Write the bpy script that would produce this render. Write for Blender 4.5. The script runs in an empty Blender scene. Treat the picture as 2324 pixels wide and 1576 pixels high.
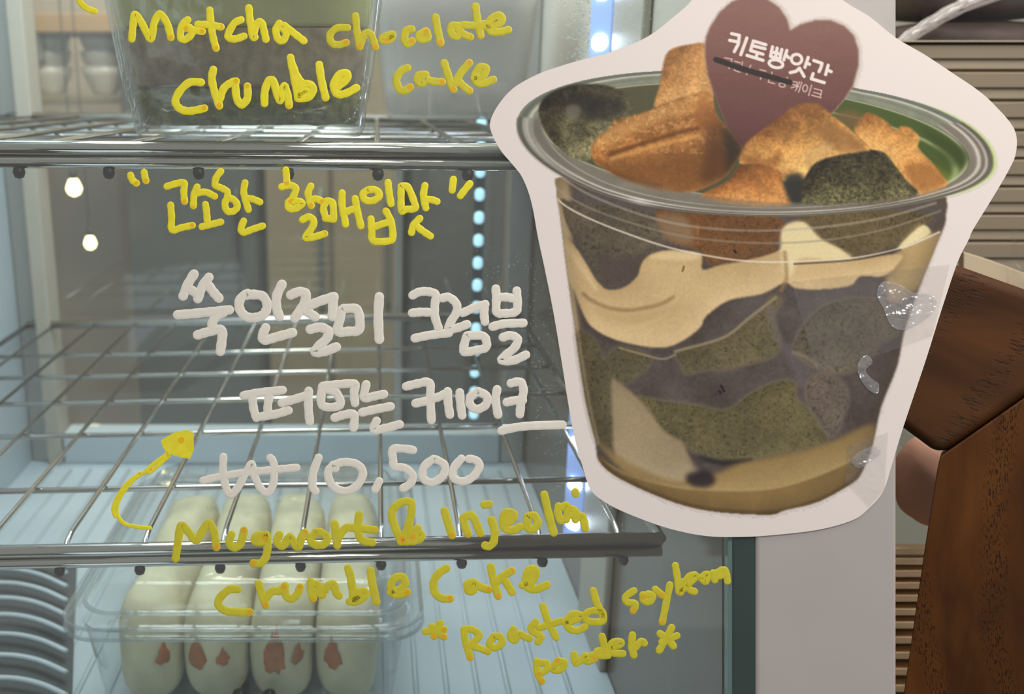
import bpy, math, random
import numpy as np
from mathutils import Vector

# ------------------------------------------------------------------ camera, world, lights, exposure
scene = bpy.context.scene
COL = scene.collection
S = 0.0002                     # metres per photo pixel on the glass
W, H = 2324, 1576
F = 2200.0                     # focal length in pixels
D = F * S                      # camera to glass
VX, HY = 853.0, 205.0          # vanishing point of the shelf depth lines
TH = math.atan((H / 2 - HY) / F)
CT, ST = math.cos(TH), math.sin(TH)
R_ = Vector((1, 0, 0)); U_ = Vector((0, ST, CT)); N_ = Vector((0, CT, -ST))
XC = (VX - W / 2) * S
CAM = R_ * XC - N_ * D

cam_d = bpy.data.cameras.new('camera'); cam = bpy.data.objects.new('camera', cam_d); COL.objects.link(cam)
cam.location = CAM; cam.rotation_euler = (math.pi / 2 - TH, 0, 0)
cam_d.sensor_width = 36; cam_d.lens = 36 * F / W
cam_d.shift_x = -XC / (W * S); cam_d.clip_start = 0.01
cam_d.dof.use_dof = True; cam_d.dof.focus_distance = D; cam_d.dof.aperture_fstop = 36 * F / W / 3.4
scene.camera = cam

world = bpy.data.worlds.new('world'); scene.world = world; world.use_nodes = True
bg = world.node_tree.nodes['Background']; bg.inputs[0].default_value = (1.0, 0.95, 0.93, 1); bg.inputs[1].default_value = 0.40

def area(name, loc, target, size, power, col, sy=None):
    l = bpy.data.lights.new(name, 'AREA'); l.size = size; l.energy = power; l.color = col
    if sy: l.shape = 'RECTANGLE'; l.size_y = sy
    o = bpy.data.objects.new(name, l); COL.objects.link(o); o.location = loc
    o.rotation_euler = (Vector(target) - Vector(loc)).to_track_quat('-Z', 'Y').to_euler()
    return o
area('cafe_ceiling_light', (0.50, -0.50, 0.86), (0.10, 0, 0.1), 0.40, 6.9, (1.0, 0.92, 0.85))
area('fridge_top_light', (-0.16, 0.28, 0.52), (-0.16, 0.30, -0.2), 0.50, 5.0, (0.86, 0.95, 1.0), 0.30)
area('slat_crate_fill', (0.50, 0.02, 0.62), (0.26, 0.18, 0.0), 0.2, 2.2, (1.0, 0.88, 0.74))  # added fill that brightens the slats and crate beside the fridge
area('cool_low_fill', (-0.55, -0.75, -0.55), (0.1, 0, -0.1), 0.5, 1.2, (0.78, 0.88, 1.0))  # added cool fill from low in front, for the foot of the post
area('kitchen_light', (-0.2, 0.9, 1.1), (-0.2, 1.5, 0), 0.7, 28, (1.0, 0.9, 0.78))

scene.view_settings.view_transform = 'Standard'; scene.view_settings.look = 'None'
scene.view_settings.gamma = 1; scene.view_settings.exposure = 0.0
scene.view_settings.use_curve_mapping = False
scene.cycles.transparent_max_bounces = 24; scene.cycles.max_bounces = 10
rnd = random.Random(5)

# ------------------------------------------------------------------ geometry helpers
def G(px, py, d=0.0):          # a point of the glass plane (photo pixel), d metres behind it
    return R_ * ((px - W / 2) * S) + U_ * ((H / 2 - py) * S) + N_ * d
def GP(px, py, d):               # the point d metres behind the glass plane that the camera sees at this pixel
    return CAM + ray(px, py) * ((D + d) / D)
def ray(px, py):
    return R_ * ((px - VX) * S) + U_ * ((H / 2 - py) * S) + N_ * D
def at_y(px, py, y):
    r = ray(px, py); return CAM + r * ((y - CAM.y) / r.y)
def at_z(px, py, z):
    r = ray(px, py); return CAM + r * ((z - CAM.z) / r.z)
def lin(c):                    # 0-255 sRGB -> linear
    return tuple(((x / 255) / 12.92 if x / 255 <= 0.04045 else ((x / 255 + 0.055) / 1.055) ** 2.4) for x in c)

def wloc(o):
    v = Vector(o.location)
    while o.parent: o = o.parent; v += Vector(o.location)
    return v
def obj(name, vf, mats, parent=None, smooth=False, loc=None, label=None):
    v, f = vf[0], vf[1]
    mi = vf[2] if len(vf) > 2 else None
    base = wloc(parent) if parent else Vector((0, 0, 0))
    loc = Vector(loc) if loc is not None else base
    me = bpy.data.meshes.new(name)
    me.from_pydata([(p[0] - loc.x, p[1] - loc.y, p[2] - loc.z) for p in v], [], f)
    for m in (mats if isinstance(mats, (list, tuple)) else [mats]): me.materials.append(m)
    if mi: me.polygons.foreach_set('material_index', mi)
    if smooth: me.polygons.foreach_set('use_smooth', [True] * len(me.polygons))
    me.update()
    o = bpy.data.objects.new(name, me); COL.objects.link(o)
    if parent: o.parent = parent
    o.location = loc - base
    if label: o['label'] = label
    return o
def tag(o, label, cat, group=None, kind=None):
    o['label'] = label; o['category'] = cat
    if group: o['group'] = group
    if kind: o['kind'] = kind
    return o
def empty(name, loc, label, cat, group=None):
    o = bpy.data.objects.new(name, None); COL.objects.link(o); o.location = loc; o.empty_display_size = 0.01
    return tag(o, label, cat, group)
def merge(*vfs):
    V, Fc, M = [], [], []
    for vf in vfs:
        b = len(V); V += list(vf[0]); Fc += [tuple(i + b for i in f) for f in vf[1]]
        M += list(vf[2]) if len(vf) > 2 else [0] * len(vf[1])
    return V, Fc, M
def box(a, b):
    x0, y0, z0 = a; x1, y1, z1 = b
    v = [Vector(p) for p in ((x0,y0,z0),(x1,y0,z0),(x1,y1,z0),(x0,y1,z0),(x0,y0,z1),(x1,y0,z1),(x1,y1,z1),(x0,y1,z1))]
    return v, [(3,2,1,0),(4,5,6,7),(0,1,5,4),(1,2,6,5),(2,3,7,6),(3,0,4,7)]
def gbox(x0, y0, x1, y1, d0, d1):      # a box lying along the glass, pixel bounds on the plane, depth d0..d1
    q = [(x0,y1),(x1,y1),(x1,y0),(x0,y0)]
    v = [GP(x, y, d0) for x, y in q]; v += [p + N_ * (d1 - d0) for p in v]
    return v, [(0,1,2,3),(7,6,5,4),(1,0,4,5),(2,1,5,6),(3,2,6,7),(0,3,7,4)]
def prism(front, off):                 # outline (list of Vector) pushed by vector off
    n = len(front)
    v = list(front) + [p + off for p in front]
    f = [tuple(range(n)), tuple(range(2 * n - 1, n - 1, -1))]
    f += [((i + 1) % n, i, i + n, (i + 1) % n + n) for i in range(n)]
    return v, f
def tube(pts, r, seg=10, caps=True):
    pts = [Vector(p) for p in pts]; V, Fc = [], []
    up0 = None
    for i, p in enumerate(pts):
        t = (pts[min(i + 1, len(pts) - 1)] - pts[max(i - 1, 0)]).normalized()
        if up0 is None or abs(up0.dot(t)) > 0.95:
            up0 = Vector((0, 0, 1)) if abs(t.z) < 0.9 else Vector((1, 0, 0))
        a = t.cross(up0).normalized(); b = a.cross(t).normalized(); up0 = b
        rr = r[i] if isinstance(r, (list, tuple)) else r
        for k in range(seg):
            an = 2 * math.pi * k / seg
            V.append(p + a * (rr * math.cos(an)) + b * (rr * math.sin(an)))
    for i in range(len(pts) - 1):
        for k in range(seg):
            k2 = (k + 1) % seg
            Fc.append((i*seg+k, i*seg+k2, (i+1)*seg+k2, (i+1)*seg+k))
    if caps:
        Fc.append(tuple(range(seg - 1, -1, -1))); Fc.append(tuple(range((len(pts)-1)*seg, len(pts)*seg)))
    return V, Fc
def lathe(cx, cy, prof, seg=64):       # prof: (radius, z)
    V, Fc = [], []
    for r, z in prof:
        for k in range(seg):
            a = 2 * math.pi * k / seg
            V.append(Vector((cx + r * math.cos(a), cy + r * math.sin(a), z)))
    for i in range(len(prof) - 1):
        for k in range(seg):
            k2 = (k + 1) % seg
            Fc.append((i*seg+k, i*seg+k2, (i+1)*seg+k2, (i+1)*seg+k))
    return V, Fc
def rrect(cx, cy, hx, hy, r, n=6):     # rounded rectangle outline
    out = []
    for sx, sy, a0 in ((1,1,0),(-1,1,90),(-1,-1,180),(1,-1,270)):
        for k in range(n + 1):
            a = math.radians(a0 + 90 * k / n)
            out.append((cx + sx * (hx - r) + r * math.cos(a), cy + sy * (hy - r) + r * math.sin(a)))
    return out
def loft(loops):                       # closed loops of equal length
    n = len(loops[0]); V = [Vector(p) for l in loops for p in l]; Fc = []
    for i in range(len(loops) - 1):
        for k in range(n):
            k2 = (k + 1) % n
            Fc.append((i*n+k, i*n+k2, (i+1)*n+k2, (i+1)*n+k))
    return V, Fc
def cap(vf, n, last=True):
    V, Fc = vf; Fc = list(Fc)
    Fc.append(tuple(range(len(V) - n, len(V))) if last else tuple(range(n - 1, -1, -1)))
    return V, Fc
def bev(o, w=0.001, seg=3):
    m = o.modifiers.new('bevel', 'BEVEL'); m.width = w; m.segments = seg; m.limit_method = 'ANGLE'
    o.data.polygons.foreach_set('use_smooth', [True] * len(o.data.polygons))
    e = o.modifiers.new('wn', 'WEIGHTED_NORMAL'); e.keep_sharp = True
    return o
def catmull(P, n=6, closed=False):
    P = [tuple(map(float, p)) for p in P]
    if len(P) < 3: return P
    out = []; m = len(P)
    rng = range(m) if closed else range(m - 1)
    for i in rng:
        g = (lambda j: P[j % m]) if closed else (lambda j: P[min(max(j, 0), m - 1)])
        p0, p1, p2, p3 = g(i - 1), g(i), g(i + 1), g(i + 2)
        for k in range(n):
            t = k / n; t2 = t * t; t3 = t2 * t
            out.append(tuple(0.5 * (2*p1[c] + (p2[c]-p0[c])*t + (2*p0[c]-5*p1[c]+4*p2[c]-p3[c])*t2 + (3*p1[c]-p0[c]-3*p2[c]+p3[c])*t3) for c in range(len(p1))))
    if not closed: out.append(P[-1])
    return out

# ------------------------------------------------------------------ materials
def base_mat(name):
    m = bpy.data.materials.new(name); m.use_nodes = True
    nt = m.node_tree; return m, nt, nt.nodes['Principled BSDF']
def mat(name, c, rough=0.5, metal=0.0, noise=0.0, nscale=40, bump=0.0, spec=0.5, emit=0.0, srgb=True, stretch=None, sss=0.0, coat=0.0):
    m, nt, b = base_mat(name)
    col = lin(c) if srgb else c
    b.inputs['Base Color'].default_value = (*col, 1)
    b.inputs['Roughness'].default_value = rough; b.inputs['Metallic'].default_value = metal
    b.inputs['Specular IOR Level'].default_value = spec; b.inputs['Coat Weight'].default_value = coat
    if sss: b.inputs['Subsurface Weight'].default_value = sss; b.inputs['Subsurface Radius'].default_value = (0.01, 0.008, 0.005)
    if emit:
        b.inputs['Emission Color'].default_value = (*col, 1); b.inputs['Emission Strength'].default_value = emit
    if noise or bump:
        tc = nt.nodes.new('ShaderNodeTexCoord'); mp = nt.nodes.new('ShaderNodeMapping')
        nt.links.new(tc.outputs['Object'], mp.inputs[0])
        if stretch: mp.inputs['Scale'].default_value = stretch
        n = nt.nodes.new('ShaderNodeTexNoise'); n.inputs['Scale'].default_value = nscale; n.inputs['Detail'].default_value = 5
        nt.links.new(mp.outputs[0], n.inputs['Vector'])
        if noise:
            r = nt.nodes.new('ShaderNodeValToRGB')
            r.color_ramp.elements[0].position = 0.3; r.color_ramp.elements[1].position = 0.7
            r.color_ramp.elements[0].color = (*[x * (1 - noise) for x in col], 1)
            r.color_ramp.elements[1].color = (*[min(1, x * (1 + noise)) for x in col], 1)
            nt.links.new(n.outputs['Fac'], r.inputs[0]); nt.links.new(r.outputs[0], b.inputs['Base Color'])
        if bump:
            bp = nt.nodes.new('ShaderNodeBump'); bp.inputs['Strength'].default_value = 0.6; bp.inputs['Distance'].default_value = bump
            nt.links.new(n.outputs['Fac'], bp.inputs['Height']); nt.links.new(bp.outputs[0], b.inputs['Normal'])
    return m
def clear(name, tint=(0.97, 0.985, 0.98), ior=1.45, rough=0.03, haze=0.03, hazec=(0.8, 0.85, 0.85), bump=0.0, nscale=60):
    # thin clear sheet: lets light through, mirrors by Fresnel, a little milky
    m = bpy.data.materials.new(name); m.use_nodes = True; nt = m.node_tree; nt.nodes.clear()
    out = nt.nodes.new('ShaderNodeOutputMaterial')
    tr = nt.nodes.new('ShaderNodeBsdfTransparent'); tr.inputs[0].default_value = (*tint, 1)
    di = nt.nodes.new('ShaderNodeBsdfDiffuse'); di.inputs[0].default_value = (*hazec, 1)
    gl = nt.nodes.new('ShaderNodeBsdfGlossy'); gl.inputs['Roughness'].default_value = rough
    lw = nt.nodes.new('ShaderNodeLayerWeight'); lw.inputs[0].default_value = 0.5      # Schlick's curve, the same from both faces
    pw = nt.nodes.new('ShaderNodeMath'); pw.operation = 'POWER'; pw.inputs[1].default_value = 5
    f0 = ((ior - 1) / (ior + 1)) ** 2
    fr = nt.nodes.new('ShaderNodeMath'); fr.operation = 'MULTIPLY_ADD'; fr.inputs[1].default_value = 1 - f0; fr.inputs[2].default_value = f0
    nt.links.new(lw.outputs['Facing'], pw.inputs[0]); nt.links.new(pw.outputs[0], fr.inputs[0])
    m1 = nt.nodes.new('ShaderNodeMixShader'); m1.inputs[0].default_value = haze
    m2 = nt.nodes.new('ShaderNodeMixShader')
    nt.links.new(tr.outputs[0], m1.inputs[1]); nt.links.new(di.outputs[0], m1.inputs[2])
    nt.links.new(fr.outputs[0], m2.inputs[0]); nt.links.new(m1.outputs[0], m2.inputs[1]); nt.links.new(gl.outputs[0], m2.inputs[2])
    nt.links.new(m2.outputs[0], out.inputs[0])
    if bump:
        tc = nt.nodes.new('ShaderNodeTexCoord'); n = nt.nodes.new('ShaderNodeTexNoise'); n.inputs['Scale'].default_value = nscale
        nt.links.new(tc.outputs['Object'], n.inputs['Vector'])
        bp = nt.nodes.new('ShaderNodeBump'); bp.inputs['Distance'].default_value = bump; bp.inputs['Strength'].default_value = 1
        nt.links.new(n.outputs['Fac'], bp.inputs['Height'])
        nt.links.new(bp.outputs[0], gl.inputs['Normal']); nt.links.new(bp.outputs[0], lw.inputs['Normal'])
    return m
def wood(name, dark, light, pore, axis_rot, grain=(60, 4, 60)):
    m, nt, b = base_mat(name); L = nt.links.new
    b.inputs['Roughness'].default_value = 0.5; b.inputs['Specular IOR Level'].default_value = 0.22
    tc = nt.nodes.new('ShaderNodeTexCoord')
    m0 = nt.nodes.new('ShaderNodeMapping'); m0.inputs['Rotation'].default_value = axis_rot
    mp = nt.nodes.new('ShaderNodeMapping'); mp.inputs['Scale'].default_value = grain
    L(tc.outputs['Object'], m0.inputs[0]); L(m0.outputs[0], mp.inputs[0])
    n1 = nt.nodes.new('ShaderNodeTexNoise'); n1.inputs['Scale'].default_value = 1.0; n1.inputs['Detail'].default_value = 6; n1.inputs['Distortion'].default_value = 0.6
    L(mp.outputs[0], n1.inputs['Vector'])
    r1 = nt.nodes.new('ShaderNodeValToRGB')
    r1.color_ramp.elements[0].position = 0.35; r1.color_ramp.elements[1].position = 0.68
    r1.color_ramp.elements[0].color = (*lin(dark), 1); r1.color_ramp.elements[1].color = (*lin(light), 1)
    L(n1.outputs['Fac'], r1.inputs[0])
    mp2 = nt.nodes.new('ShaderNodeMapping'); mp2.inputs['Scale'].default_value = tuple(g * (38 if g > 20 else 5) for g in grain)
    L(m0.outputs[0], mp2.inputs[0])
    n2 = nt.nodes.new('ShaderNodeTexNoise'); n2.inputs['Scale'].default_value = 1.0; n2.inputs['Detail'].default_value = 2
    L(mp2.outputs[0], n2.inputs['Vector'])
    # the pores gather in cathedral bands
    wv = nt.nodes.new('ShaderNodeTexWave'); wv.wave_type = 'RINGS'; wv.rings_direction = 'SPHERICAL'; wv.inputs['Scale'].default_value = 9; wv.inputs['Distortion'].default_value = 2.2; wv.inputs['Detail'].default_value = 2; wv.inputs['Detail Scale'].default_value = 1.2
    mp3 = nt.nodes.new('ShaderNodeMapping'); mp3.inputs['Scale'].default_value = (1.0, 0.32, 1.0); mp3.inputs['Location'].default_value = (-0.235, 0.03, 0.0)
    L(m0.outputs[0], mp3.inputs[0]); L(mp3.outputs[0], wv.inputs['Vector'])
    rw = nt.nodes.new('ShaderNodeValToRGB'); rw.color_ramp.elements[0].position = 0.55; rw.color_ramp.elements[1].position = 0.95
    L(wv.outputs['Fac'], rw.inputs[0])
    r2 = nt.nodes.new('ShaderNodeValToRGB'); r2.color_ramp.elements[0].position = 0.55; r2.color_ramp.elements[1].position = 0.66
    L(n2.outputs['Fac'], r2.inputs[0])
    mu = nt.nodes.new('ShaderNodeMath'); mu.operation = 'MULTIPLY'; L(r2.outputs[0], mu.inputs[0]); L(rw.outputs[0], mu.inputs[1])
    mx = nt.nodes.new('ShaderNodeMixRGB'); mx.inputs[2].default_value = (*lin(pore), 1)
    L(mu.outputs[0], mx.inputs[0]); L(r1.outputs[0], mx.inputs[1]); L(mx.outputs[0], b.inputs['Base Color'])
    bp = nt.nodes.new('ShaderNodeBump'); bp.inputs['Distance'].default_value = 0.0003; bp.invert = True; L(mu.outputs[0], bp.inputs['Height']); L(bp.outputs[0], b.inputs['Normal'])
    return m

M = {}
M['glass'] = clear('door_glass', (0.93, 0.96, 0.955), 1.5, 0.0, 0.030, (0.78, 0.78, 0.75))
M['plastic'] = clear('clear_plastic', (0.965, 0.98, 0.98), 1.65, 0.04, 0.03, (0.75, 0.8, 0.82), 0.0006, 45)
M['film'] = clear('clear_film', (0.98, 0.98, 0.98), 1.42, 0.06, 0.015, (0.8, 0.8, 0.82), 0.004, 45)
M['tape'] = clear('clear_tape', (0.995, 0.995, 0.99), 1.5, 0.12, 0.015, (0.8, 0.8, 0.8), 0.0012, 160)
M['chrome'] = mat('chrome_wire', (200, 197, 190), 0.07, 1.0)
M['wire'] = mat('steel_wire', (196, 195, 190), 0.14, 1.0)
M['rubber'] = mat('black_tip', (34, 35, 36), 0.45)
M['post'] = mat('cream_white_enamel', (184, 181, 178), 0.38, noise=0.025, nscale=25)
M['gasket'] = mat('grey_green_gasket', (58, 74, 72), 0.42, noise=0.05)
M['inner_white'] = mat('white_liner', (184, 198, 205), 0.35, noise=0.03, nscale=12)
M['inner_steel'] = mat('grey_wall_lower', (104, 92, 78), 0.22, 0.1, noise=0.05, nscale=8)
M['beige'] = mat('beige_frame', (176, 170, 156), 0.4)
M['alu'] = mat('brushed_aluminium', (178, 178, 172), 0.35, 0.7)
M['yellow'] = mat('yellow_chalk_ink', (246, 236, 58), 0.5, noise=0.06, nscale=300, spec=0.3)
M['olive'] = mat('olive_yellow_ink', (214, 207, 58), 0.5, noise=0.06, nscale=300, spec=0.3)  # darker, greener yellow for the right-hand and lower lines
M['orange'] = mat('pooled_yellow_ink', (252, 198, 40), 0.45, spec=0.3)
M['orange2'] = mat('pooled_olive_ink', (240, 178, 46), 0.45, spec=0.3)
M['white_ink'] = mat('white_chalk_ink', (242, 240, 228), 0.5, noise=0.03, nscale=300, spec=0.3)
M['paper'] = mat('white_paper', (243, 236, 232), 0.6, spec=0.3)
M['led'] = mat('led_diode', (225, 238, 255), 0.4, emit=16, srgb=True)
M['led_dim'] = mat('led_reflected_dot', (176, 222, 240), 0.4, emit=1.15)
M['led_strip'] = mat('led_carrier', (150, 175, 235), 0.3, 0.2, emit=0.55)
M['cream'] = mat('pale_cream', (208, 202, 168), 0.5, noise=0.14, nscale=45, bump=0.003)
M['matcha_cream'] = mat('matcha_cream', (234, 226, 164), 0.6, noise=0.08, nscale=50, bump=0.001)
M['choc'] = mat('chocolate_sponge', (180, 158, 134), 0.8, noise=0.3, nscale=160, bump=0.002)
M['crumb'] = mat('matcha_crumb', (134, 132, 84), 0.9, noise=0.5, nscale=220, bump=0.004)
M['caramel'] = mat('caramel_stain', (166, 92, 10), 0.45, noise=0.3, nscale=120)
M['bean'] = mat('black_bean', (22, 18, 22), 0.25)
M['brown_cab'] = mat('brown_cabinet', (134, 120, 92), 0.5, noise=0.06, nscale=5)
M['dark_cab'] = mat('dark_cabinet', (80, 82, 78), 0.35, noise=0.1, nscale=5)
M['black'] = mat('black_plastic', (24, 23, 22), 0.4)
M['tan'] = mat('tan_shelf', (178, 142, 100), 0.5, noise=0.08, nscale=6)
M['wallc'] = mat('warm_grey_wall', (184, 168, 146), 0.8, noise=0.06, nscale=4)
M['crate'] = mat('grey_beige_plastic', (152, 142, 124), 0.45, noise=0.04, nscale=20)
M['slat'] = mat('pale_wood_slat', (244, 216, 176), 0.5, noise=0.08, nscale=60, stretch=(1, 8, 8))
M['slat_dark'] = mat('olive_backing', (150, 132, 98), 0.7)
M['greenwall'] = mat('pale_green_grey_panel', (168, 172, 158), 0.5)
M['pink'] = mat('dusty_pink_cloth', (252, 200, 178), 0.85, noise=0.05, bump=0.001)
M['loaf'] = mat('dark_rye_crust', (52, 36, 32), 0.6, noise=0.25, nscale=50, bump=0.002)
M['card'] = mat('cream_card', (226, 210, 180), 0.6)
M['stile'] = wood('dark_oak_upright', (64, 35, 8), (98, 58, 18), (40, 21, 6), (0, 0, 0), (40, 40, 5))
M['rail'] = wood('dark_oak_rail', (60, 35, 14), (92, 57, 28), (44, 25, 12), (0, -0.35, 0), (5, 40, 40))
M['lamp'] = mat('warm_bulb', (255, 232, 170), 0.4, emit=9)

# ------------------------------------------------------------------ the room behind the fridge
def struct(name, vf, m, **k):
    o = obj(name, vf, m, **k); o['kind'] = 'structure'; return o
struct('wall_back', box((-1.6, 1.9, -1.3), (1.6, 1.96, 1.2)), M['wallc'])
struct('floor', box((-3, -3.4, -1.32), (3, 1.96, -1.3)), mat('dark_cafe_floor', (70, 58, 48), 0.5, noise=0.1, nscale=6))
struct('wall_front_added', box((-3, -3.4, -1.3), (3, -3.3, -0.2)), mat('dark_reflection_wall', (64, 54, 46), 0.6, noise=0.1, nscale=3))  # unseen low wall, added dark for the chrome rails to reflect
struct('wall_right', box((0.36, 0.62, -1.3), (1.6, 0.66, 1.2)), M['greenwall'])

# brown cupboard beyond the rear glass
def cupboard(name, px0, px1, ptop, y, depth, m, label, doors, hm):
    a = at_y(px0, ptop, y); b = at_y(px1, ptop, y)
    t = empty(name, ((a.x + b.x) / 2, y + depth / 2, -1.3), label, 'cupboard')
    bev(obj('carcass', box((a.x, y, -1.3), (b.x, y + depth, a.z)), m, t), 0.004)
    w = (b.x - a.x) / doors
    for i in range(doors):
        d = bev(obj('door', box((a.x + w * i + 0.004, y - 0.018, -1.2), (a.x + w * (i + 1) - 0.004, y - 0.0005, a.z - 0.006)), m, t), 0.003)
        obj('handle', tube([(a.x + w * (i + 0.85), y - 0.02, a.z - 0.5), (a.x + w * (i + 0.85), y - 0.035, a.z - 0.48), (a.x + w * (i + 0.85), y - 0.035, a.z - 0.3), (a.x + w * (i + 0.85), y - 0.02, a.z - 0.28)], 0.005), hm, d)
    return t
cupboard('storage_cupboard', 590, 905, 60, 1.35, 0.4, M['brown_cab'], 'olive brown cupboard seen through the rear glass between the shelves', 2, M['dark_cab'])
cupboard('kitchen_cupboard', 262, 575, 60, 1.36, 0.4, M['dark_cab'], 'dark grey kitchen cupboard left of the brown cupboard, behind the fridge', 1, M['black'])
cupboard('locker', 930, 1240, 150, 1.45, 0.4, M['dark_cab'], 'dark locker behind the column of small led dots', 1, M['black'])
def at_x(px, py, x):
    r = ray(px, py); return CAM + r * ((x - CAM.x) / r.x)
a, b = at_y(545, 60, 1.4), at_y(588, 60, 1.4)
struct('trim_1', box((a.x, 1.4, -1.3), (b.x, 1.44, a.z)), M['black'])

# plain shelf with two stacks of bowls, beyond the upper left of the glass
a, b = at_y(20, 30, 1.5), at_y(330, 74, 1.5)
sh = empty('wall_shelf', ((a.x + b.x) / 2, 1.6, b.z), 'tan wooden wall shelf behind the fridge, upper left of the glass', 'shelf')
bev(obj('board', box((a.x, 1.5, b.z), (b.x, 1.7, a.z)), M['tan'], sh), 0.003)
for xx in (a.x + 0.03, b.x - 0.05):
    obj('bracket', box((xx, 1.52, b.z - 0.05), (xx + 0.02, 1.7, b.z - 0.0005)), M['alu'], sh)
M['china'] = mat('white_china', (214, 206, 194), 0.3)
a, b = at_y(30, 216, 1.5), at_y(300, 236, 1.5)
sh2 = empty('wall_shelf', ((a.x + b.x) / 2, 1.6, b.z), 'narrow brown shelf carrying two stacks of white bowls', 'shelf')
bev(obj('board', box((a.x, 1.5, b.z), (b.x, 1.7, a.z)), M['brown_cab'], sh2), 0.003)
bowl0 = None
for si, px in enumerate((118, 240)):
    c = at_y(px, 216, 1.58)
    for k in range(3):
        z = a.z + 0.001 + k * 0.030
        lab = ('lowest', 'middle', 'topmost')[k] + ' white bowl of the ' + ('left' if si == 0 else 'right') + ' stack on the brown shelf'
        if bowl0 is None:
            pr = [(0.0005, 0), (0.022, 0), (0.024, 0.004), (0.040, 0.036), (0.0445, 0.052), (0.042, 0.052), (0.037, 0.034), (0.0005, 0.007)]
            v, f = lathe(c.x, c.y, [(r, z + h) for r, h in pr], 32)
            bowl0 = obj('bowl', (v, f), M['china'], None, True, (c.x, c.y, z)); o = bowl0
        else:
            o = bowl0.copy(); COL.objects.link(o); o.location = (c.x, c.y, z)
        tag(o, lab, 'bowl', 'stacked white bowls')
for px, py, yy, r, lab in ((168, 428, 1.15, 0.012, 'upper small warm bulb hanging behind the fridge, left of the cupboards'), (205, 553, 1.2, 0.010, 'lower small warm bulb hanging behind the fridge, left of the cupboards')):
    c = at_y(px, py, yy)
    t = empty('pendant_bulb', c, lab, 'lamp', 'small hanging bulbs')
    pr = [(0.001, -r), (r * 0.7, -r * 0.7), (r, 0), (r * 0.7, r * 0.8), (r * 0.45, r * 1.3)]
    obj('bulb', lathe(c.x, c.y, [(q, c.z + h) for q, h in pr], 20), M['lamp'], t, True)
    obj('cap', lathe(c.x, c.y, [(r * 0.5, c.z + r * 1.25), (r * 0.5, c.z + r * 2.4), (0.001, c.z + r * 2.6)], 16), M['black'], t, True)
    obj('cord', tube([(c.x, c.y, c.z + r * 2.5), (c.x, c.y, 1.2)], 0.001, 6), M['black'], t)

# ------------------------------------------------------------------ the display fridge
YB, ZF = 0.56, -0.275                    # back and floor of the cabinet
XL = at_y(28, 560, YB).x; XR = 0.0976    # inner faces of the side walls
fr = empty('display_fridge', (-0.16, 0.3, ZF - 0.03), 'white glass-fronted display fridge covered in yellow and white handwriting', 'fridge')
pane = obj('glass_pane', gbox(-1450, -700, 1652, 2060, 0.0, 0.004), M['glass'], fr, label='clear front glass with chalk-marker writing')
bev(obj('front_post', gbox(1715, -700, 2037, 2060, -0.0006, 0.045), M['post'], fr, label='smooth off-white front post'), 0.0022, 4)
bev(obj('gasket', gbox(1663, -700, 1714, 2060, -0.0002, 0.03), M['gasket'], fr, label='dark grey-green rubber seal'), 0.001)
obj('gasket', gbox(1652.4, -700, 1662.6, 2060, 0.0005, 0.03), mat('pale_seal', (104, 128, 124), 0.35), fr, label='pale green glass edge strip')
obj('liner_floor', box((XL, -0.06, ZF - 0.02), (XR - 0.0005, YB, ZF)), M['inner_white'], fr)
for i in range(26):  # reflections of the shelf rods on the floor, shaped as ridges
    x = XL + 0.03 + i * 0.0205
    if x < XR - 0.01: obj('rod_reflection_rib', tube([(x, 0.06, ZF - 0.0004), (x, YB - 0.03, ZF - 0.0004)], 0.0022, 8), M['inner_white'], fr, True)
obj('side_wall', box((XL - 0.012, 0.16, ZF - 0.02), (XL - 0.0005, YB, 0.6)), M['inner_white'], fr)
def wall_yz(x0, x1, za, zb):         # a side wall whose front edge follows the leaning glass
    g = lambda z: z * ST / CT + 0.0065
    P = [Vector((x0, g(za), za)), Vector((x0, YB, za)), Vector((x0, YB, zb)), Vector((x0, g(zb), zb))]
    return prism(P, Vector((x1 - x0, 0, 0)))
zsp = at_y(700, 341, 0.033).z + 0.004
obj('side_wall', wall_yz(XR, XR + 0.010, ZF - 0.12, zsp), M['inner_steel'], fr, label='dark grey lower part of the right side wall')
obj('side_wall', wall_yz(XR, XR + 0.010, zsp + 0.0005, 0.6), mat('pale_wall_upper', (206, 198, 184), 0.35, noise=0.04, nscale=14), fr, label='pale upper part of the right side wall')  # right wall coloured paler above the upper shelf
obj('top_panel', box((XL - 0.012, 0.16, 0.6), (XR + 0.010, YB, 0.615)), M['inner_white'], fr)
p0, p1 = at_x(1392, 1330, XR), at_x(1332, 1330, XR)
bev(obj('side_upright', box((XR - 0.006, p0.y, ZF), (XR - 0.0005, p1.y, 0.6)), M['beige'], fr, label='beige upright on the right wall'), 0.002)
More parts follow.
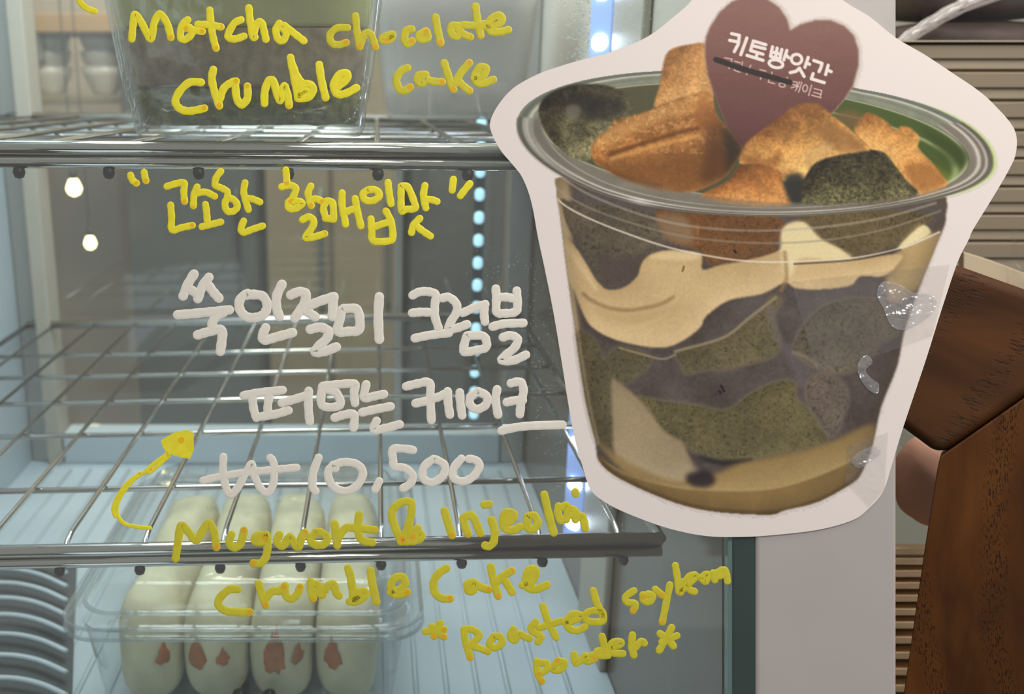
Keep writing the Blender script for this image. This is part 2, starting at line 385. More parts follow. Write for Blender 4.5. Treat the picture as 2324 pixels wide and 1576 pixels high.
# rear frame and sliding rear glass
for q0, q1, m, y0 in ((29, 74, M['alu'], YB - 0.004), (75, 110, M['beige'], YB - 0.016)):
    bev(obj('rear_upright', box((at_y(q0, 560, YB).x, y0, ZF), (at_y(q1, 560, YB).x, YB + 0.02, 0.6)), m, fr), 0.002)
bev(obj('rear_upright', box((XR - 0.026, YB - 0.010, ZF), (XR - 0.001, YB + 0.02, 0.6)), M['alu'], fr), 0.002)
xm = at_y(905, 560, YB).x
bev(obj('rear_upright', box((xm - 0.004, YB + 0.001, ZF), (xm + 0.004, YB + 0.012, 0.6)), M['alu'], fr), 0.001)
bev(obj('rear_sill', box((at_y(110, 560, YB).x + 0.001, YB - 0.012, ZF), (XR - 0.027, YB + 0.02, at_y(600, 985, YB - 0.012).z)), M['inner_white'], fr), 0.002)
obj('rear_glass', box((at_y(110, 560, YB).x + 0.001, YB + 0.013, at_y(600, 985, YB - 0.012).z + 0.0005), (XR - 0.027, YB + 0.017, 0.6)), M['glass'], fr)
# led strip, and a reflected one built likewise: carrier turned towards the front with its diodes
c = at_x(1341, 450, XR - 0.011)
def led_strip(cx, cy, z0, z1, w, n, dz, m_c, m_d, ang, dw, dh, lab, zoff=0.0):
    ca, sa = math.cos(ang), math.sin(ang)
    def q(u, v, z): return Vector((cx + u * ca - v * sa, cy + u * sa + v * ca, z))
    vv = [q(u, v, z) for z in (z0, z1) for u, v in ((-w/2, 0), (w/2, 0), (w/2, 0.003), (-w/2, 0.003))]
    s = obj('led_strip', (vv, [(3,2,1,0),(4,5,6,7),(0,1,5,4),(1,2,6,5),(2,3,7,6),(3,0,4,7)]), m_c, fr, label=lab)
    d0 = None
    for i in range(n):
        z = z0 + zoff + i * dz
        if d0 is None:
            P = rrect(0, 0, dw / 2, dh / 2, min(dw, dh) * 0.45, 4)
            l0 = [q(u, -0.0002, z + h) for u, h in P]; l1 = [q(u * 0.8, -0.0018, z + h * 0.8) for u, h in P]
            d0 = obj('diode', cap(loft([l0, l1]), len(P)), m_d, s, True, loc=q(0, 0, z))
        else:
            d = d0.copy(); COL.objects.link(d); d.parent = s; d.location = d0.location + Vector((0, 0, z - (z0 + zoff)))
led_strip(c.x, c.y, ZF + 0.06, 0.40, 0.017, 20, 0.0315, M['led_strip'], M['led'], -0.9, 0.0125, 0.0105, 'bright blue-white led strip on the right wall', 0.012)
c = at_y(1087, 500, YB - 0.02)
led_strip(c.x, c.y, ZF + 0.06, 0.34, 0.010, 25, 0.0228, M['gasket'], M['led_dim'], 0.0, 0.0095, 0.0125, 'reflected led strip by the rear glass, built as glowing dots')  # an led strip's reflection, built as a second row of glowing dots
# curved vent ribs low on the left
ribs = []
for y0 in (1262, 1292, 1324, 1358, 1396, 1440, 1488, 1540, 1600):
    pts = [at_z(px, y0 + dy, ZF + 0.012) for px, dy in catmull([(-140, 14), (-60, 3), (0, 0), (50, 4), (100, 17), (150, 40)], 4)]
    ribs.append(tube(pts, 0.0021, 8))
vg = obj('vent_grille', merge(*ribs), M['inner_white'], fr, True, label='curved pale vent ribs')
vp = [at_z(px, py, ZF + 0.005) for px, py in ((-180, 1240), (175, 1240), (160, 1640), (-180, 1640))]
obj('vent_plate', prism(vp, Vector((0, 0, -0.0045))), mat('vent_dark', (70, 76, 78), 0.5), vg)

# ------------------------------------------------------------------ wire shelves
def wire_shelf(z0, yF, yB, crosses, tilt, label, rail_r, x0, i0, i1, xl, xr):
    zt = lambda x: z0 + (x - x0) * tilt
    t = empty('wire_shelf', ((xl + xr) / 2, (yF + yB) / 2, z0), label, 'shelf', 'chrome wire shelves')
    obj('front_rail', tube([(xl, yF, zt(xl)), (xr, yF, zt(xr))], rail_r, 16), M['chrome'], t, True)
    obj('lower_rail', tube([(xl, yF - 0.001, zt(xl) - rail_r * 1.75), (xr, yF - 0.001, zt(xr) - rail_r * 1.75)], rail_r * 0.8, 14), M['chrome'], t, True)
    obj('back_rail', tube([(xl, yB, zt(xl)), (xr, yB, zt(xr))], 0.0042, 12), M['wire'], t, True)
    for x in (xl, xr):
        obj('side_rail', tube([(x, yF, zt(x)), (x, yB, zt(x))], 0.0026, 10), M['wire'], t, True)
    w0 = c0 = tp0 = None
    for i in range(i0, i1 + 1):
        x = x0 + i * 0.0418
        dz = zt(x) - z0
        if w0 is None:
            pts = [(x, yF + 0.000, z0 + dz - rail_r * 2.9), (x, yF + 0.006, z0 + dz - rail_r * 2.3), (x, yF + 0.014, z0 + dz - 0.002), (x, yF + 0.024, z0 + dz), (x, yB, z0 + dz)]
            w0 = obj('wire', tube(pts, 0.0015, 10), M['wire'], t, True, loc=(x, yF, z0 + dz)); w = w0
            P = [(0.0001, -0.0030), (0.0021, -0.0022), (0.0029, 0), (0.0024, 0.0022), (0.0001, 0.0032)]
            tp0 = obj('wire_tip', lathe(x, yF - 0.001, [(r, z0 + dz - rail_r * 3.1 + h) for r, h in P], 14), M['rubber'], w, True, loc=(x, yF, z0 + dz))
        else:
            w = w0.copy(); COL.objects.link(w); w.parent = t; w.location = Vector((x, yF, z0 + dz)) - wloc(t)
            tp = tp0.copy(); COL.objects.link(tp); tp.parent = w; tp.location = tp0.location
    for y in crosses:
        obj('cross_wire', tube([(xl, y, zt(xl) - 0.0032), (xr, y, zt(xr) - 0.0032)], 0.0018, 10), M['wire'], t, True)
    return t
yF = 0.033
zL = CAM.z + (at_y(700, 1236, yF).z - CAM.z)
zU = at_y(700, 341, yF).z
XA, XB = XL + 0.012, XR - 0.012
crL = [at_z(860, py, zL).y for py in (785, 833, 892, 965, 1087)]
wire_shelf(zL, yF, at_z(860, 722, zL).y, crL, 0.022, 'lower chrome wire shelf crossing behind the white price', 0.0036, XC + 12 * S * 1.14, -8, 3, XA, XB)
wire_shelf(zU, yF, at_z(860, 722, zL).y, crL, -0.006, 'upper chrome wire shelf holding the matcha cups', 0.0036, XC + 5 * S * 1.02, -8, 3, XA, XB)

# ------------------------------------------------------------------ dessert cups on the upper shelf
zS = zU + 0.0042
def cup(cx, cy, label, mp, layers, cake_label, sc=1.0):
    t = empty('dessert_cup', (cx, cy, zS), label, 'cup', 'clear dessert cups on the upper shelf')
    def loops(prof, n=8): return [[(x, y, zS + z) for x, y in rrect(cx, cy, hx * sc, hx * 0.84 * sc, 0.022 * sc, n)] for hx, z in prof]
    out = [(0.0560, 0.0), (0.0580, 0.003), (0.0595, 0.016), (0.0605, 0.018), (0.0625, 0.030), (0.0735, 0.115), (0.0765, 0.117), (0.0765, 0.120), (0.0720, 0.119), (0.0590, 0.022), (0.0555, 0.005)]
    L = loops(out); vf = cap(cap(loft(L), len(L[0])), len(L[0]), False)
    obj('cup_wall', vf, mp, t, True)
    k = empty('layered_cake', (cx, cy, zS + 0.006), cake_label, 'cake', 'layered cakes in cups')
    for nm, z0, z1, m, j in layers:
        r = random.Random(int(z0 * 1e4)); LL = []
        for zz in (z0, z0 + 0.002, (z0 + z1) / 2, z1 - 0.001, z1):
            hx = (0.0545 + (zz - 0.006) * 0.13) * sc - (0.0015 if zz in (z0, z1) else 0)
            LL.append([(cx + (x - cx) * (1 + r.uniform(-j, j)), cy + (y - cy) * (1 + r.uniform(-j, j)), zS + zz + r.uniform(-j, j) * 0.03) for x, y in rrect(cx, cy, hx, hx * 0.84, 0.022 * sc, 8)])
        obj(nm, cap(cap(loft(LL), len(LL[0])), len(LL[0]), False), m, k, True)
c = at_z(604, 296, zS)
cup(c.x, 0.107, 'clear plastic cup of layered matcha cake standing nearest on the upper shelf', M['plastic'],
    [('crumb_layer', 0.0062, 0.0235, M['crumb'], 0.018), ('sponge_layer', 0.024, 0.0515, M['choc'], 0.008), ('cream_layer', 0.052, 0.100, M['matcha_cream'], 0.003)],
    'green and brown layered matcha cake inside the nearest cup')
c = at_y(1026, 150, 0.40)
cup(c.x, 0.40, 'hazy clear cup at the back of the upper shelf by the led dots', clear('misted_plastic', (0.93, 0.93, 0.92), 1.5, 0.08, 0.3, (0.8, 0.79, 0.76), 0.0006, 45),
    [('crumb_layer', 0.0062, 0.030, mat('pale_crumb', (226, 214, 198), 0.8, noise=0.2, nscale=120), 0.015), ('cream_layer', 0.0305, 0.106, mat('pale_milk_cream', (240, 232, 222), 0.6, noise=0.06), 0.003)],
    'pale cream cake inside the hazy cup at the back', 0.92)

# ------------------------------------------------------------------ clamshell of cream rolls on the fridge floor
zR = at_y(540, 1440, 0.085).z
xa, xb = at_y(118, 1440, 0.085).x, at_y(965, 1440, 0.085).x
cx, hx = (xa + xb) / 2, (xb - xa) / 2; y0, y1 = 0.085, 0.325; cy, hy = (y0 + y1) / 2, (y1 - y0) / 2
zB = ZF + 0.0035
cl = empty('clamshell_box', (cx, cy, zB), 'clear plastic clamshell box of cream rolls on the fridge floor', 'food container')
def L2(*pr): return [[(x, y, z) for x, y in rrect(cx, cy, hx - i, hy - i, max(0.006, 0.026 - i * 0.3), 8)] for i, z in pr]
tr = L2((0.022, zB), (0.019, zB + 0.003), (0.010, zR - 0.006), (0.009, zR - 0.003), (0.001, zR - 0.003), (0.0, zR - 0.0055))
obj('tray', cap(loft(tr), len(tr[0]), False), M['plastic'], cl, True)
ld = L2((0.0, zR - 0.003), (0.0006, zR + 0.0006), (0.003, zR + 0.0015), (0.007, zR + 0.0015), (0.0085, zR + 0.0035), (0.010, zR + 0.006), (0.0125, zR + 0.0065), (0.0145, zR + 0.006), (0.019, zR + 0.019), (0.023, zR + 0.022))
lid = obj('lid', cap(loft(ld), len(ld[0])), M['plastic'], cl, True)
M['edge'] = clear('moulded_edge', (0.80, 0.84, 0.84), 1.9, 0.05, 0.10, (0.85, 0.88, 0.88))
for ins, dz_, rr in ((0.0010, 0.0022, 0.0012), (0.0115, 0.0072, 0.0014)):
    P = [(x, y, zR + dz_) for x, y in rrect(cx, cy, hx - ins, hy - ins, 0.024 - ins * 0.3, 8)]; P.append(P[0])
    obj('lid_edge', tube(P, rr, 8, False), M['edge'], lid, True)
P = [(x, y, zR - 0.0045) for x, y in rrect(cx, cy, hx - 0.0006, hy - 0.0006, 0.024, 8)]; P.append(P[0])
obj('tray_edge', tube(P, 0.0012, 8, False), M['edge'], cl, True)
for px in (268, 660):
    q = at_y(px, 1432, 0.087)
    bev(obj('latch_tab', box((q.x - 0.006, 0.0855, zR + 0.0018), (q.x + 0.006, 0.0915, zR + 0.0062)), M['plastic'], lid), 0.001)
def roll(xc, w, seed, lab, sauce):
    r = random.Random(seed); V, Fc = [], []
    n, m = 26, 28; ya, yb = 0.106, 0.306; zc = (zB + 0.003 + zR + 0.004) / 2; h = (zR + 0.004 - zB - 0.003) / 2
    ph = [r.uniform(0, 6) for _ in range(6)]
    for i in range(n + 1):
        u = i / n; e = min(1, (1 - abs(2 * u - 1) ** 6) ** 0.5 + 0.12)
        for k in range(m):
            an = 2 * math.pi * k / m; ca, sa = math.cos(an), math.sin(an)
            sx = math.copysign(abs(ca) ** 0.62, ca); sz = math.copysign(abs(sa) ** 0.72, sa)
            wob = 1 + 0.05 * math.sin(3 * an + ph[0] + 5 * u) + 0.04 * math.sin(11 * u + ph[1] + 2 * an)
            V.append(Vector((xc + w * min(1, e + 0.05) * sx * min(1, wob), ya + (yb - ya) * u, zc + h * e * sz * (wob if sz > 0 else 1))))
    for i in range(n):
        for k in range(m):
            k2 = (k + 1) % m; Fc.append((i*m+k, i*m+k2, (i+1)*m+k2, (i+1)*m+k))
    Fc.append(tuple(range(m - 1, -1, -1))); Fc.append(tuple(range(n*m, (n+1)*m)))
    o = tag(obj('cream_roll', (V, Fc), M['cream'], None, True, (xc, cy, zB)), lab, 'pastry', 'cream rolls in the clear box')
    def front(dx, dz):                           # the domed front end of the roll
        rho = min(0.98, max(abs(dx / w) ** 1.6 + abs(dz / h) ** 1.6, 1e-4) ** 0.625)
        return ya + (ya - ya) + 0.2 * (1 - max(0.0, 1 - max(0.0, rho - 0.12) ** 2) ** (1 / 6)) / 2
    for (ox, sz_) in [(a_, b_ * 1.7) for a_, b_ in sauce]:   # caramel stains on the front end
        n_ = 20; top = []; rr_ = [r.uniform(0.75, 1.25) for _ in range(n_)]
        for q in range(n_):
            a_ = 2 * math.pi * q / n_; up = max(0, math.sin(a_))
            dx = ox + sz_ * rr_[q] * math.cos(a_) * (1 - 0.55 * up); dz = h * 0.05 + sz_ * rr_[q] * math.sin(a_) * (1.1 + 1.3 * up)
            top.append((dx, dz))
        ring = lambda f_, d_: [Vector((xc + ox + (dx - ox) * f_, front(ox + (dx - ox) * f_, h * 0.05 + (dz - h * 0.05) * f_) - d_, zc + h * 0.05 + (dz - h * 0.05) * f_)) for dx, dz in top]
        st = cap(loft([ring(1, 0.0003), ring(0.85, 0.0011), ring(0.45, 0.0013)]), n_)
        obj('caramel_stain', st, M['caramel'], o, True)
    return o
ws = 0.0210
for i, (lab, sauce) in enumerate((('cream roll at the left end of the clear box', [(0.012, 0.0026)]), ('second cream roll from the left in the clear box', [(0.007, 0.0022), (-0.010, 0.0042)]), ('second cream roll from the right in the clear box', [(-0.003, 0.005), (0.012, 0.0022)]), ('cream roll at the right end of the clear box', [(-0.009, 0.0036)]))):
    roll(cx - 1.5 * 2 * ws + 2 * ws * i, ws * 0.985, 3 + i, lab, sauce)
bean0 = None
for k, (px, py, lab) in enumerate(((545, 1586, 'larger black bean before the cream rolls'), (612, 1582, 'smaller black bean right of the larger one'))):
    q = at_y(px, py, 0.1005); r = 0.0072 - 0.0016 * k
    pr = [(0.0001, -r), (r * 0.6, -r * 0.8), (r, 0), (r * 0.75, r * 0.65), (0.0001, r)]
    tag(obj('black_bean', lathe(q.x, q.y, [(max(a_, 0.0001) * 0.78, q.z + h_) for a_, h_ in pr], 18), M['bean'], None, True, q), lab, 'bean', 'black beans')

# ------------------------------------------------------------------ beside the fridge, right
wf = empty('wooden_frame', G(2260, 1200, 0.045), 'dark oak frame corner standing right of the fridge post', 'frame')
def gpoly(pts, d): return [GP(x, y, d) for x, y in reversed(pts)]
bev(obj('top_rail', prism(gpoly([(2010, 543), (2440, 696), (2440, 822), (2133, 1036), (2010, 945)], 0.022), N_ * 0.022 + R_ * 0.0135), M['rail'], wf), 0.0055, 5)
bev(obj('upright', prism(gpoly([(2133.6, 1037), (2440, 823.2), (2440, 1800), (2010, 1800), (2051, 1576), (2098, 1250), (2128, 1062)], 0.0216), N_ * 0.022 + R_ * 0.0135), M['stile'], wf), 0.0008, 2)

# ribbed plastic crate
yc = 0.24
def rz(py): return at_y(2200, py, yc).z
xs = (0.19, 0.42)
ct = empty('ribbed_crate', (0.30, yc + 0.06, rz(640)), 'ribbed grey-beige plastic crate behind the paper cut-out, under the dark loaves', 'crate')
ys = [97, 160, 228, 296, 360, 424, 486, 548, 614]
prof = []
for i in range(len(ys) - 1):
    a, b = rz(ys[i]), rz(ys[i + 1]); h = a - b
    prof += [(yc + 0.0045, a - 0.0003), (yc, a - h * 0.10), (yc + 0.0003, a - h * 0.55), (yc + 0.0022, a - h * 0.62), (yc + 0.0012, a - h * 0.93)]
V = [Vector((x, y, z)) for x in xs for y, z in prof + [(yc + 0.012, prof[-1][1]), (yc + 0.012, prof[0][1])]]
n = len(V) // 2
obj('ribbed_side', (V, [(i, (i+1) % n, (i+1) % n + n, i + n) for i in range(n)] + [tuple(range(n - 1, -1, -1)), tuple(range(n, 2*n))]), M['crate'], ct)
bev(obj('rim', box((xs[0], yc - 0.002, rz(97)), (xs[1], yc + 0.016, rz(92))), M['crate'], ct), 0.0008)
obj('inner_floor', box((xs[0], yc + 0.0125, rz(300)), (xs[1], 0.40, rz(290))), M['crate'], ct)
obj('back_side', box((xs[0], 0.40, rz(614)), (xs[1], 0.41, rz(92))), M['crate'], ct)

# dark loaves in a clear bag, standing in the crate
def lump(x0, x1, y0, y1, z0, z1, seed, nm=24, mm=30, pw=0.55, wob=0.05):
    r = random.Random(seed); ph = [r.uniform(0, 6) for _ in range(6)]; V, Fc = [], []
    cx, cy, cz = (x0+x1)/2, (y0+y1)/2, (z0+z1)/2
    for i in range(1, nm):
        t = math.pi * i / nm - math.pi / 2
        for k in range(mm):
            a = 2 * math.pi * k / mm
            f = lambda s, p: math.copysign(abs(s) ** p, s)
            w_ = 1 + wob * math.sin(3*a + ph[0] + 2*t) + wob * math.sin(5*t + ph[1] + 4*a) + wob * 0.6 * math.sin(9*a + ph[2]) * math.cos(t)
            V.append(Vector((cx + (x1-x0)/2 * f(math.cos(t), pw) * f(math.cos(a), pw) * w_, cy + (y1-y0)/2 * f(math.cos(t), pw) * f(math.sin(a), pw) * w_, cz + (z1-z0)/2 * f(math.sin(t), pw) * (1 + wob * 0.5 * math.sin(4*a + ph[3])))))
    for i in range(nm - 2):
        for k in range(mm):
            k2 = (k+1) % mm; Fc.append((i*mm+k, i*mm+k2, (i+1)*mm+k2, (i+1)*mm+k))
    Fc.append(tuple(range(mm - 1, -1, -1))); Fc.append(tuple(range((nm-2)*mm, (nm-1)*mm)))
    return V, Fc
zl0 = rz(288)
pA, pB = at_y(2066, 40, 0.27), at_y(2440, 40, 0.27)
tag(obj('rye_loaf', lump(pA.x, pB.x, 0.262, 0.36, zl0, rz(36), 2, pw=0.42, wob=0.02), M['loaf'], None, True, (0.3, 0.31, zl0)), 'dark brown loaf in a clear bag on the ribbed crate', 'bread')
tag(obj('rye_loaf', lump(pA.x + 0.012, pB.x, 0.268, 0.355, rz(30), rz(-70), 4, pw=0.45, wob=0.02), M['loaf'], None, True, (0.3, 0.31, rz(30))), 'second dark loaf lying on top of the lower dark loaf', 'bread')
tag(obj('clear_bag', lump(pA.x - 0.008, pB.x + 0.012, 0.256, 0.372, zl0 - 0.001, rz(-90), 7, 30, 44, 0.5, 0.035), M['film'], None, True, (0.3, 0.31, zl0)), 'crinkled clear plastic bag around the dark loaves', 'bag')
tw = empty('bag_neck', at_y(2060, 60, 0.245), 'twisted clear plastic bag end slanting past the white post', 'bag')
for k, (dx, dy, r0) in enumerate(((0, 0, 0.0028), (6, -14, 0.0017), (-4, 16, 0.0013))):
    pts = [at_y(px + dx, py + dy, 0.247 + 0.003 * k) for px, py in catmull([(2010, 130), (2050, 92), (2100, 60), (2150, 30), (2210, 2), (2300, -28)], 4)]
    obj('film_fold', tube(pts, [r0 * (0.7 + 0.5 * abs(math.sin(i * 0.9 + k))) for i in range(len(pts))], 8), clear('film_fold', (0.93, 0.92, 0.92), 1.7, 0.12, 0.35, (0.8, 0.79, 0.8), 0.002, 90), tw, True)

# cream card with a clear stand, behind the oak rail
a = [at_y(px, py, 0.185) for px, py in ((2187, 640), (2187, 572), (2245, 590), (2330, 622), (2400, 650), (2400, 720), (2187, 720))]
bev(tag(obj('cream_card', prism(list(reversed(a)), Vector((0, 0.006, 0))), M['card'], None, False, a[0]), 'small cream card behind the top rail of the oak frame', 'card'), 0.0005)
a = [at_y(px, py, 0.18) for px, py in ((2303, 730), (2303, 520), (2310, 520), (2310, 600), (2345, 640), (2400, 660), (2400, 730))]
tag(obj('acrylic_stand', prism(list(reversed(a)), Vector((0, 0.003, 0))), M['film'], None, False, a[0]), 'clear acrylic stand edge before the cream card', 'stand')

# pale slatted rack and pink bundle in the gap
ra = empty('slatted_rack', GP(2075, 1560, 0.115), 'pale wooden slatted rack in the gap between post and oak frame', 'rack')
rows = [1244, 1267, 1295, 1322, 1351, 1382, 1412, 1446, 1481, 1518, 1556, 1596]
sl0 = None
for i, yy in enumerate(rows):
    bev(obj('slat', gbox(1980, yy + 1, 2180, yy + 16, 0.11, 0.122), M['slat'], ra), 0.0004)
obj('rack_backing', gbox(1980, 1252, 2180, 1640, 0.126, 0.132), M['slat_dark'], ra)
obj('rack_post', gbox(2172, 1246, 2182, 1640, 0.1225, 0.1258), M['slat_dark'], ra)
c = GP(2118, 1085, 0.115)
pk = tag(obj('cloth_bundle', lump(c.x - 0.020, c.x + 0.030, c.y - 0.02, c.y + 0.02, c.z - 0.028, c.z + 0.026, 9, pw=0.8, wob=0.03), M['pink'], None, True, c), 'dusty pink bundle between the white post and the oak frame', 'cloth')
f = [GP(px, py, 0.055) for px, py in ((2030, 960), (2060, 985), (2128, 1035), (2140, 1050), (2120, 1060), (2045, 1012), (2030, 1000))]
tag(obj('clear_wrapper', prism(list(reversed(f)), N_ * 0.001), M['film'], None, False, c), 'clear plastic wrapper edge above the pink bundle', 'wrapper')

# ------------------------------------------------------------------ handwriting on the glass
HT = 0.00022
def stroke_mesh(P, w, d=-0.00002):
    """one raised marker stroke along photo points P, full width w pixels"""
    Q = catmull(P, 6); V, Fc = [], []
    r = w / 2
    def pt(x, y, h): return G(x, y, d - h)
    prof = ((-1, 0), (-0.86, 0.55), (-0.5, 0.95), (0.5, 0.95), (0.86, 0.55), (1, 0))
    for i, (x, y) in enumerate(Q):
        x0, y0 = Q[max(i - 1, 0)]; x1, y1 = Q[min(i + 1, len(Q) - 1)]
        l = math.hypot(x1 - x0, y1 - y0) or 1; nx, ny = -(y1 - y0) / l, (x1 - x0) / l
        wj = 1 + 0.05 * math.sin(i * 1.3 + x * 0.1)
        for o_, h in prof: V.append(pt(x + nx * r * o_ * wj, y + ny * r * o_ * wj, h * HT))
    k = len(prof)
    for i in range(len(Q) - 1):
        for j in range(k - 1): Fc.append((i*k+j, i*k+j+1, (i+1)*k+j+1, (i+1)*k+j))
    for (x, y) in (P if len(P) > 2 else [Q[0], Q[-1]]):
        b = len(V); m = 14
        for rr, h in ((1, 0), (0.86, 0.55), (0.5, 0.93)):
            for q in range(m):
                a = 2 * math.pi * q / m; V.append(pt(x + r * rr * math.cos(a), y + r * rr * math.sin(a), h * HT))
        for ring in range(2):
            for q in range(m):
                q2 = (q + 1) % m; Fc.append((b+ring*m+q, b+ring*m+q2, b+(ring+1)*m+q2, b+(ring+1)*m+q))
        Fc.append(tuple(b + 2*m + q for q in range(m)))
    return V, Fc
def dot_mesh(x, y, r, seed):
    q = random.Random(seed); m = 10
    V = [G(x + r * q.uniform(0.8, 1.15) * math.cos(6.283 * i / m), y + r * q.uniform(0.8, 1.15) * math.sin(6.283 * i / m), -0.00002 - HT * 1.02) for i in range(m)]
    return V, [tuple(range(m))], [1]
def line(lab, org, sc, w, strokes, ink, pool=None, extra=()):
    parts = []
    for i, st in enumerate(strokes):
        P = [(org[0] + x / sc, org[1] + y / sc) for x, y in st]
        parts.append(stroke_mesh(P, w, -0.00002 - 0.000004 * i))
        if pool: parts.append(dot_mesh(P[-1][0] - 0.3, P[-1][1] - 0.3, w * 0.32, i))
    parts += list(extra)
    mm = [M[ink]] + ([M[pool]] if pool else [])
    return obj('handwritten_line', merge(*parts), mm, pane, False, label=lab)
LO, LS = (250, 0), 3.0987; BO, BS = (600, 0), 3.32; CO, CS = (200, 360), 4.648; DO, DS = (600, 360), 4.2255
EO, ES = (360, 590), 4.3037; FO, FS = (860, 590), 5.0522; GO, GS = (500, 820), 2.8341; HO = (220, 950); IO = (360, 1100); JO = (840, 1080); KO, KS = (920, 1240), 2.9795
line('yellow stroke end at the top edge', (0, 0), 3.32, 14, [[(595, -40), (602, 10), (640, 55), (715, 85)]], 'yellow')
line('yellow handwriting Matcha chocolate, left half', LO, LS, 17, [
    [(152, 275), (160, 180), (172, 102), (215, 150), (285, 275), (308, 165), (348, 98), (400, 165), (427, 265)],
    [(545, 140), (505, 180), (495, 262), (530, 277), (575, 235), (560, 195), (535, 200)], [(560, 205), (610, 215), (648, 222)],
    [(700, 72), (710, 180), (725, 270), (745, 340)], [(615, 172), (700, 175), (780, 190)],
    [(920, 140), (872, 165), (830, 240), (838, 268), (880, 275), (940, 255)],
    [(975, 55), (985, 150), (1003, 255), (1018, 262)], [(1010, 235), (1035, 162), (1066, 162), (1085, 230), (1095, 278)],
    [(1190, 165), (1165, 210), (1180, 275), (1215, 285), (1238, 235), (1205, 190), (1225, 180)], [(1230, 185), (1300, 240), (1362, 288)]], 'yellow', 'orange')
line('yellow handwriting chocolate', LO, LS, 17, [
    [(1670, 195), (1590, 200), (1545, 250), (1560, 305), (1610, 315), (1660, 300)], [(1725, 112), (1735, 220), (1755, 330)], [(1760, 312), (1790, 240), (1830, 238), (1855, 295), (1866, 332)],
    [(1985, 240), (1920, 262), (1915, 285), (1965, 282), (1988, 252), (1945, 283)]], 'olive', 'orange2')
line('yellow handwriting end of chocolate', BO, BS, 18, [
    [(1110, 220), (1070, 230), (1055, 290), (1080, 332), (1112, 310)], [(1215, 235), (1165, 268), (1180, 298), (1230, 285), (1222, 240)], [(1290, 130), (1305, 220), (1328, 325)],
    [(1470, 195), (1410, 198), (1412, 255), (1450, 275), (1478, 235)], [(1460, 225), (1500, 258), (1552, 280)], [(1592, 48), (1605, 150), (1630, 268)], [(1500, 188), (1590, 192), (1660, 180)],
    [(1640, 195), (1700, 200), (1785, 165), (1780, 120), (1735, 125), (1685, 180), (1705, 235), (1765, 242), (1838, 225)], [(1700, 170), (1750, 150), (1720, 215)]], 'olive', 'orange2')
line('yellow handwriting Crumble', LO, LS, 18, [
    [(640, 580), (560, 580), (495, 635), (458, 710), (490, 765), (560, 782), (662, 762)], [(725, 490), (715, 560), (738, 660), (768, 745)], [(770, 700), (800, 620), (855, 580), (885, 572)],
    [(880, 590), (890, 690), (925, 738), (965, 690), (965, 608)], [(1085, 728), (1088, 640), (1115, 568), (1148, 572), (1170, 650), (1195, 708), (1210, 650), (1225, 605), (1248, 670), (1258, 742)],
    [(1268, 405), (1290, 520), (1322, 690)], [(1275, 440), (1310, 530), (1345, 580)], [(1320, 680), (1335, 615), (1390, 590), (1428, 622), (1400, 680), (1320, 692), (1380, 640), (1322, 672)],
    [(1470, 455), (1485, 560), (1515, 688)], [(1600, 612), (1660, 560), (1668, 520), (1620, 520), (1572, 590), (1592, 658), (1650, 660), (1732, 618)]], 'yellow', 'orange')
line('yellow handwriting cake', BO, BS, 18, [
    [(1078, 512), (1020, 545), (995, 610), (1020, 675), (1060, 682), (1098, 658)], [(1215, 562), (1160, 570), (1155, 612), (1190, 628), (1210, 590), (1255, 612), (1340, 618)],
    [(1355, 475), (1385, 570), (1425, 675)], [(1440, 630), (1480, 550), (1545, 475)], [(1450, 600), (1500, 650), (1545, 685)], [(1580, 590), (1640, 580), (1672, 520), (1630, 505), (1590, 560), (1600, 620), (1650, 630), (1725, 600)]], 'olive', 'orange2')
line('yellow Korean handwriting between quote marks, left half', CO, CS, 16, [
    [(447, 175), (465, 225), (510, 262)], [(590, 145), (600, 200), (611, 236)], [(830, 295), (930, 265), (1012, 258), (1008, 350), (1018, 455)], [(870, 490), (880, 620), (885, 752), (985, 730), (1100, 706)],
    [(1150, 300), (1118, 380), (1110, 500)], [(1155, 365), (1240, 355), (1335, 400)], [(1237, 485), (1250, 570), (1258, 680)], [(1200, 720), (1300, 695), (1400, 670)],
    [(1400, 135), (1352, 200), (1340, 280), (1400, 310), (1462, 345), (1470, 400), (1442, 480), (1468, 555), (1535, 555), (1575, 500), (1535, 435), (1480, 420)],
    [(1655, 255), (1640, 350), (1660, 440), (1690, 540)], [(1670, 420), (1740, 430), (1812, 460)], [(1640, 660), (1612, 740), (1640, 780), (1740, 745), (1840, 712)]], 'yellow', 'orange')
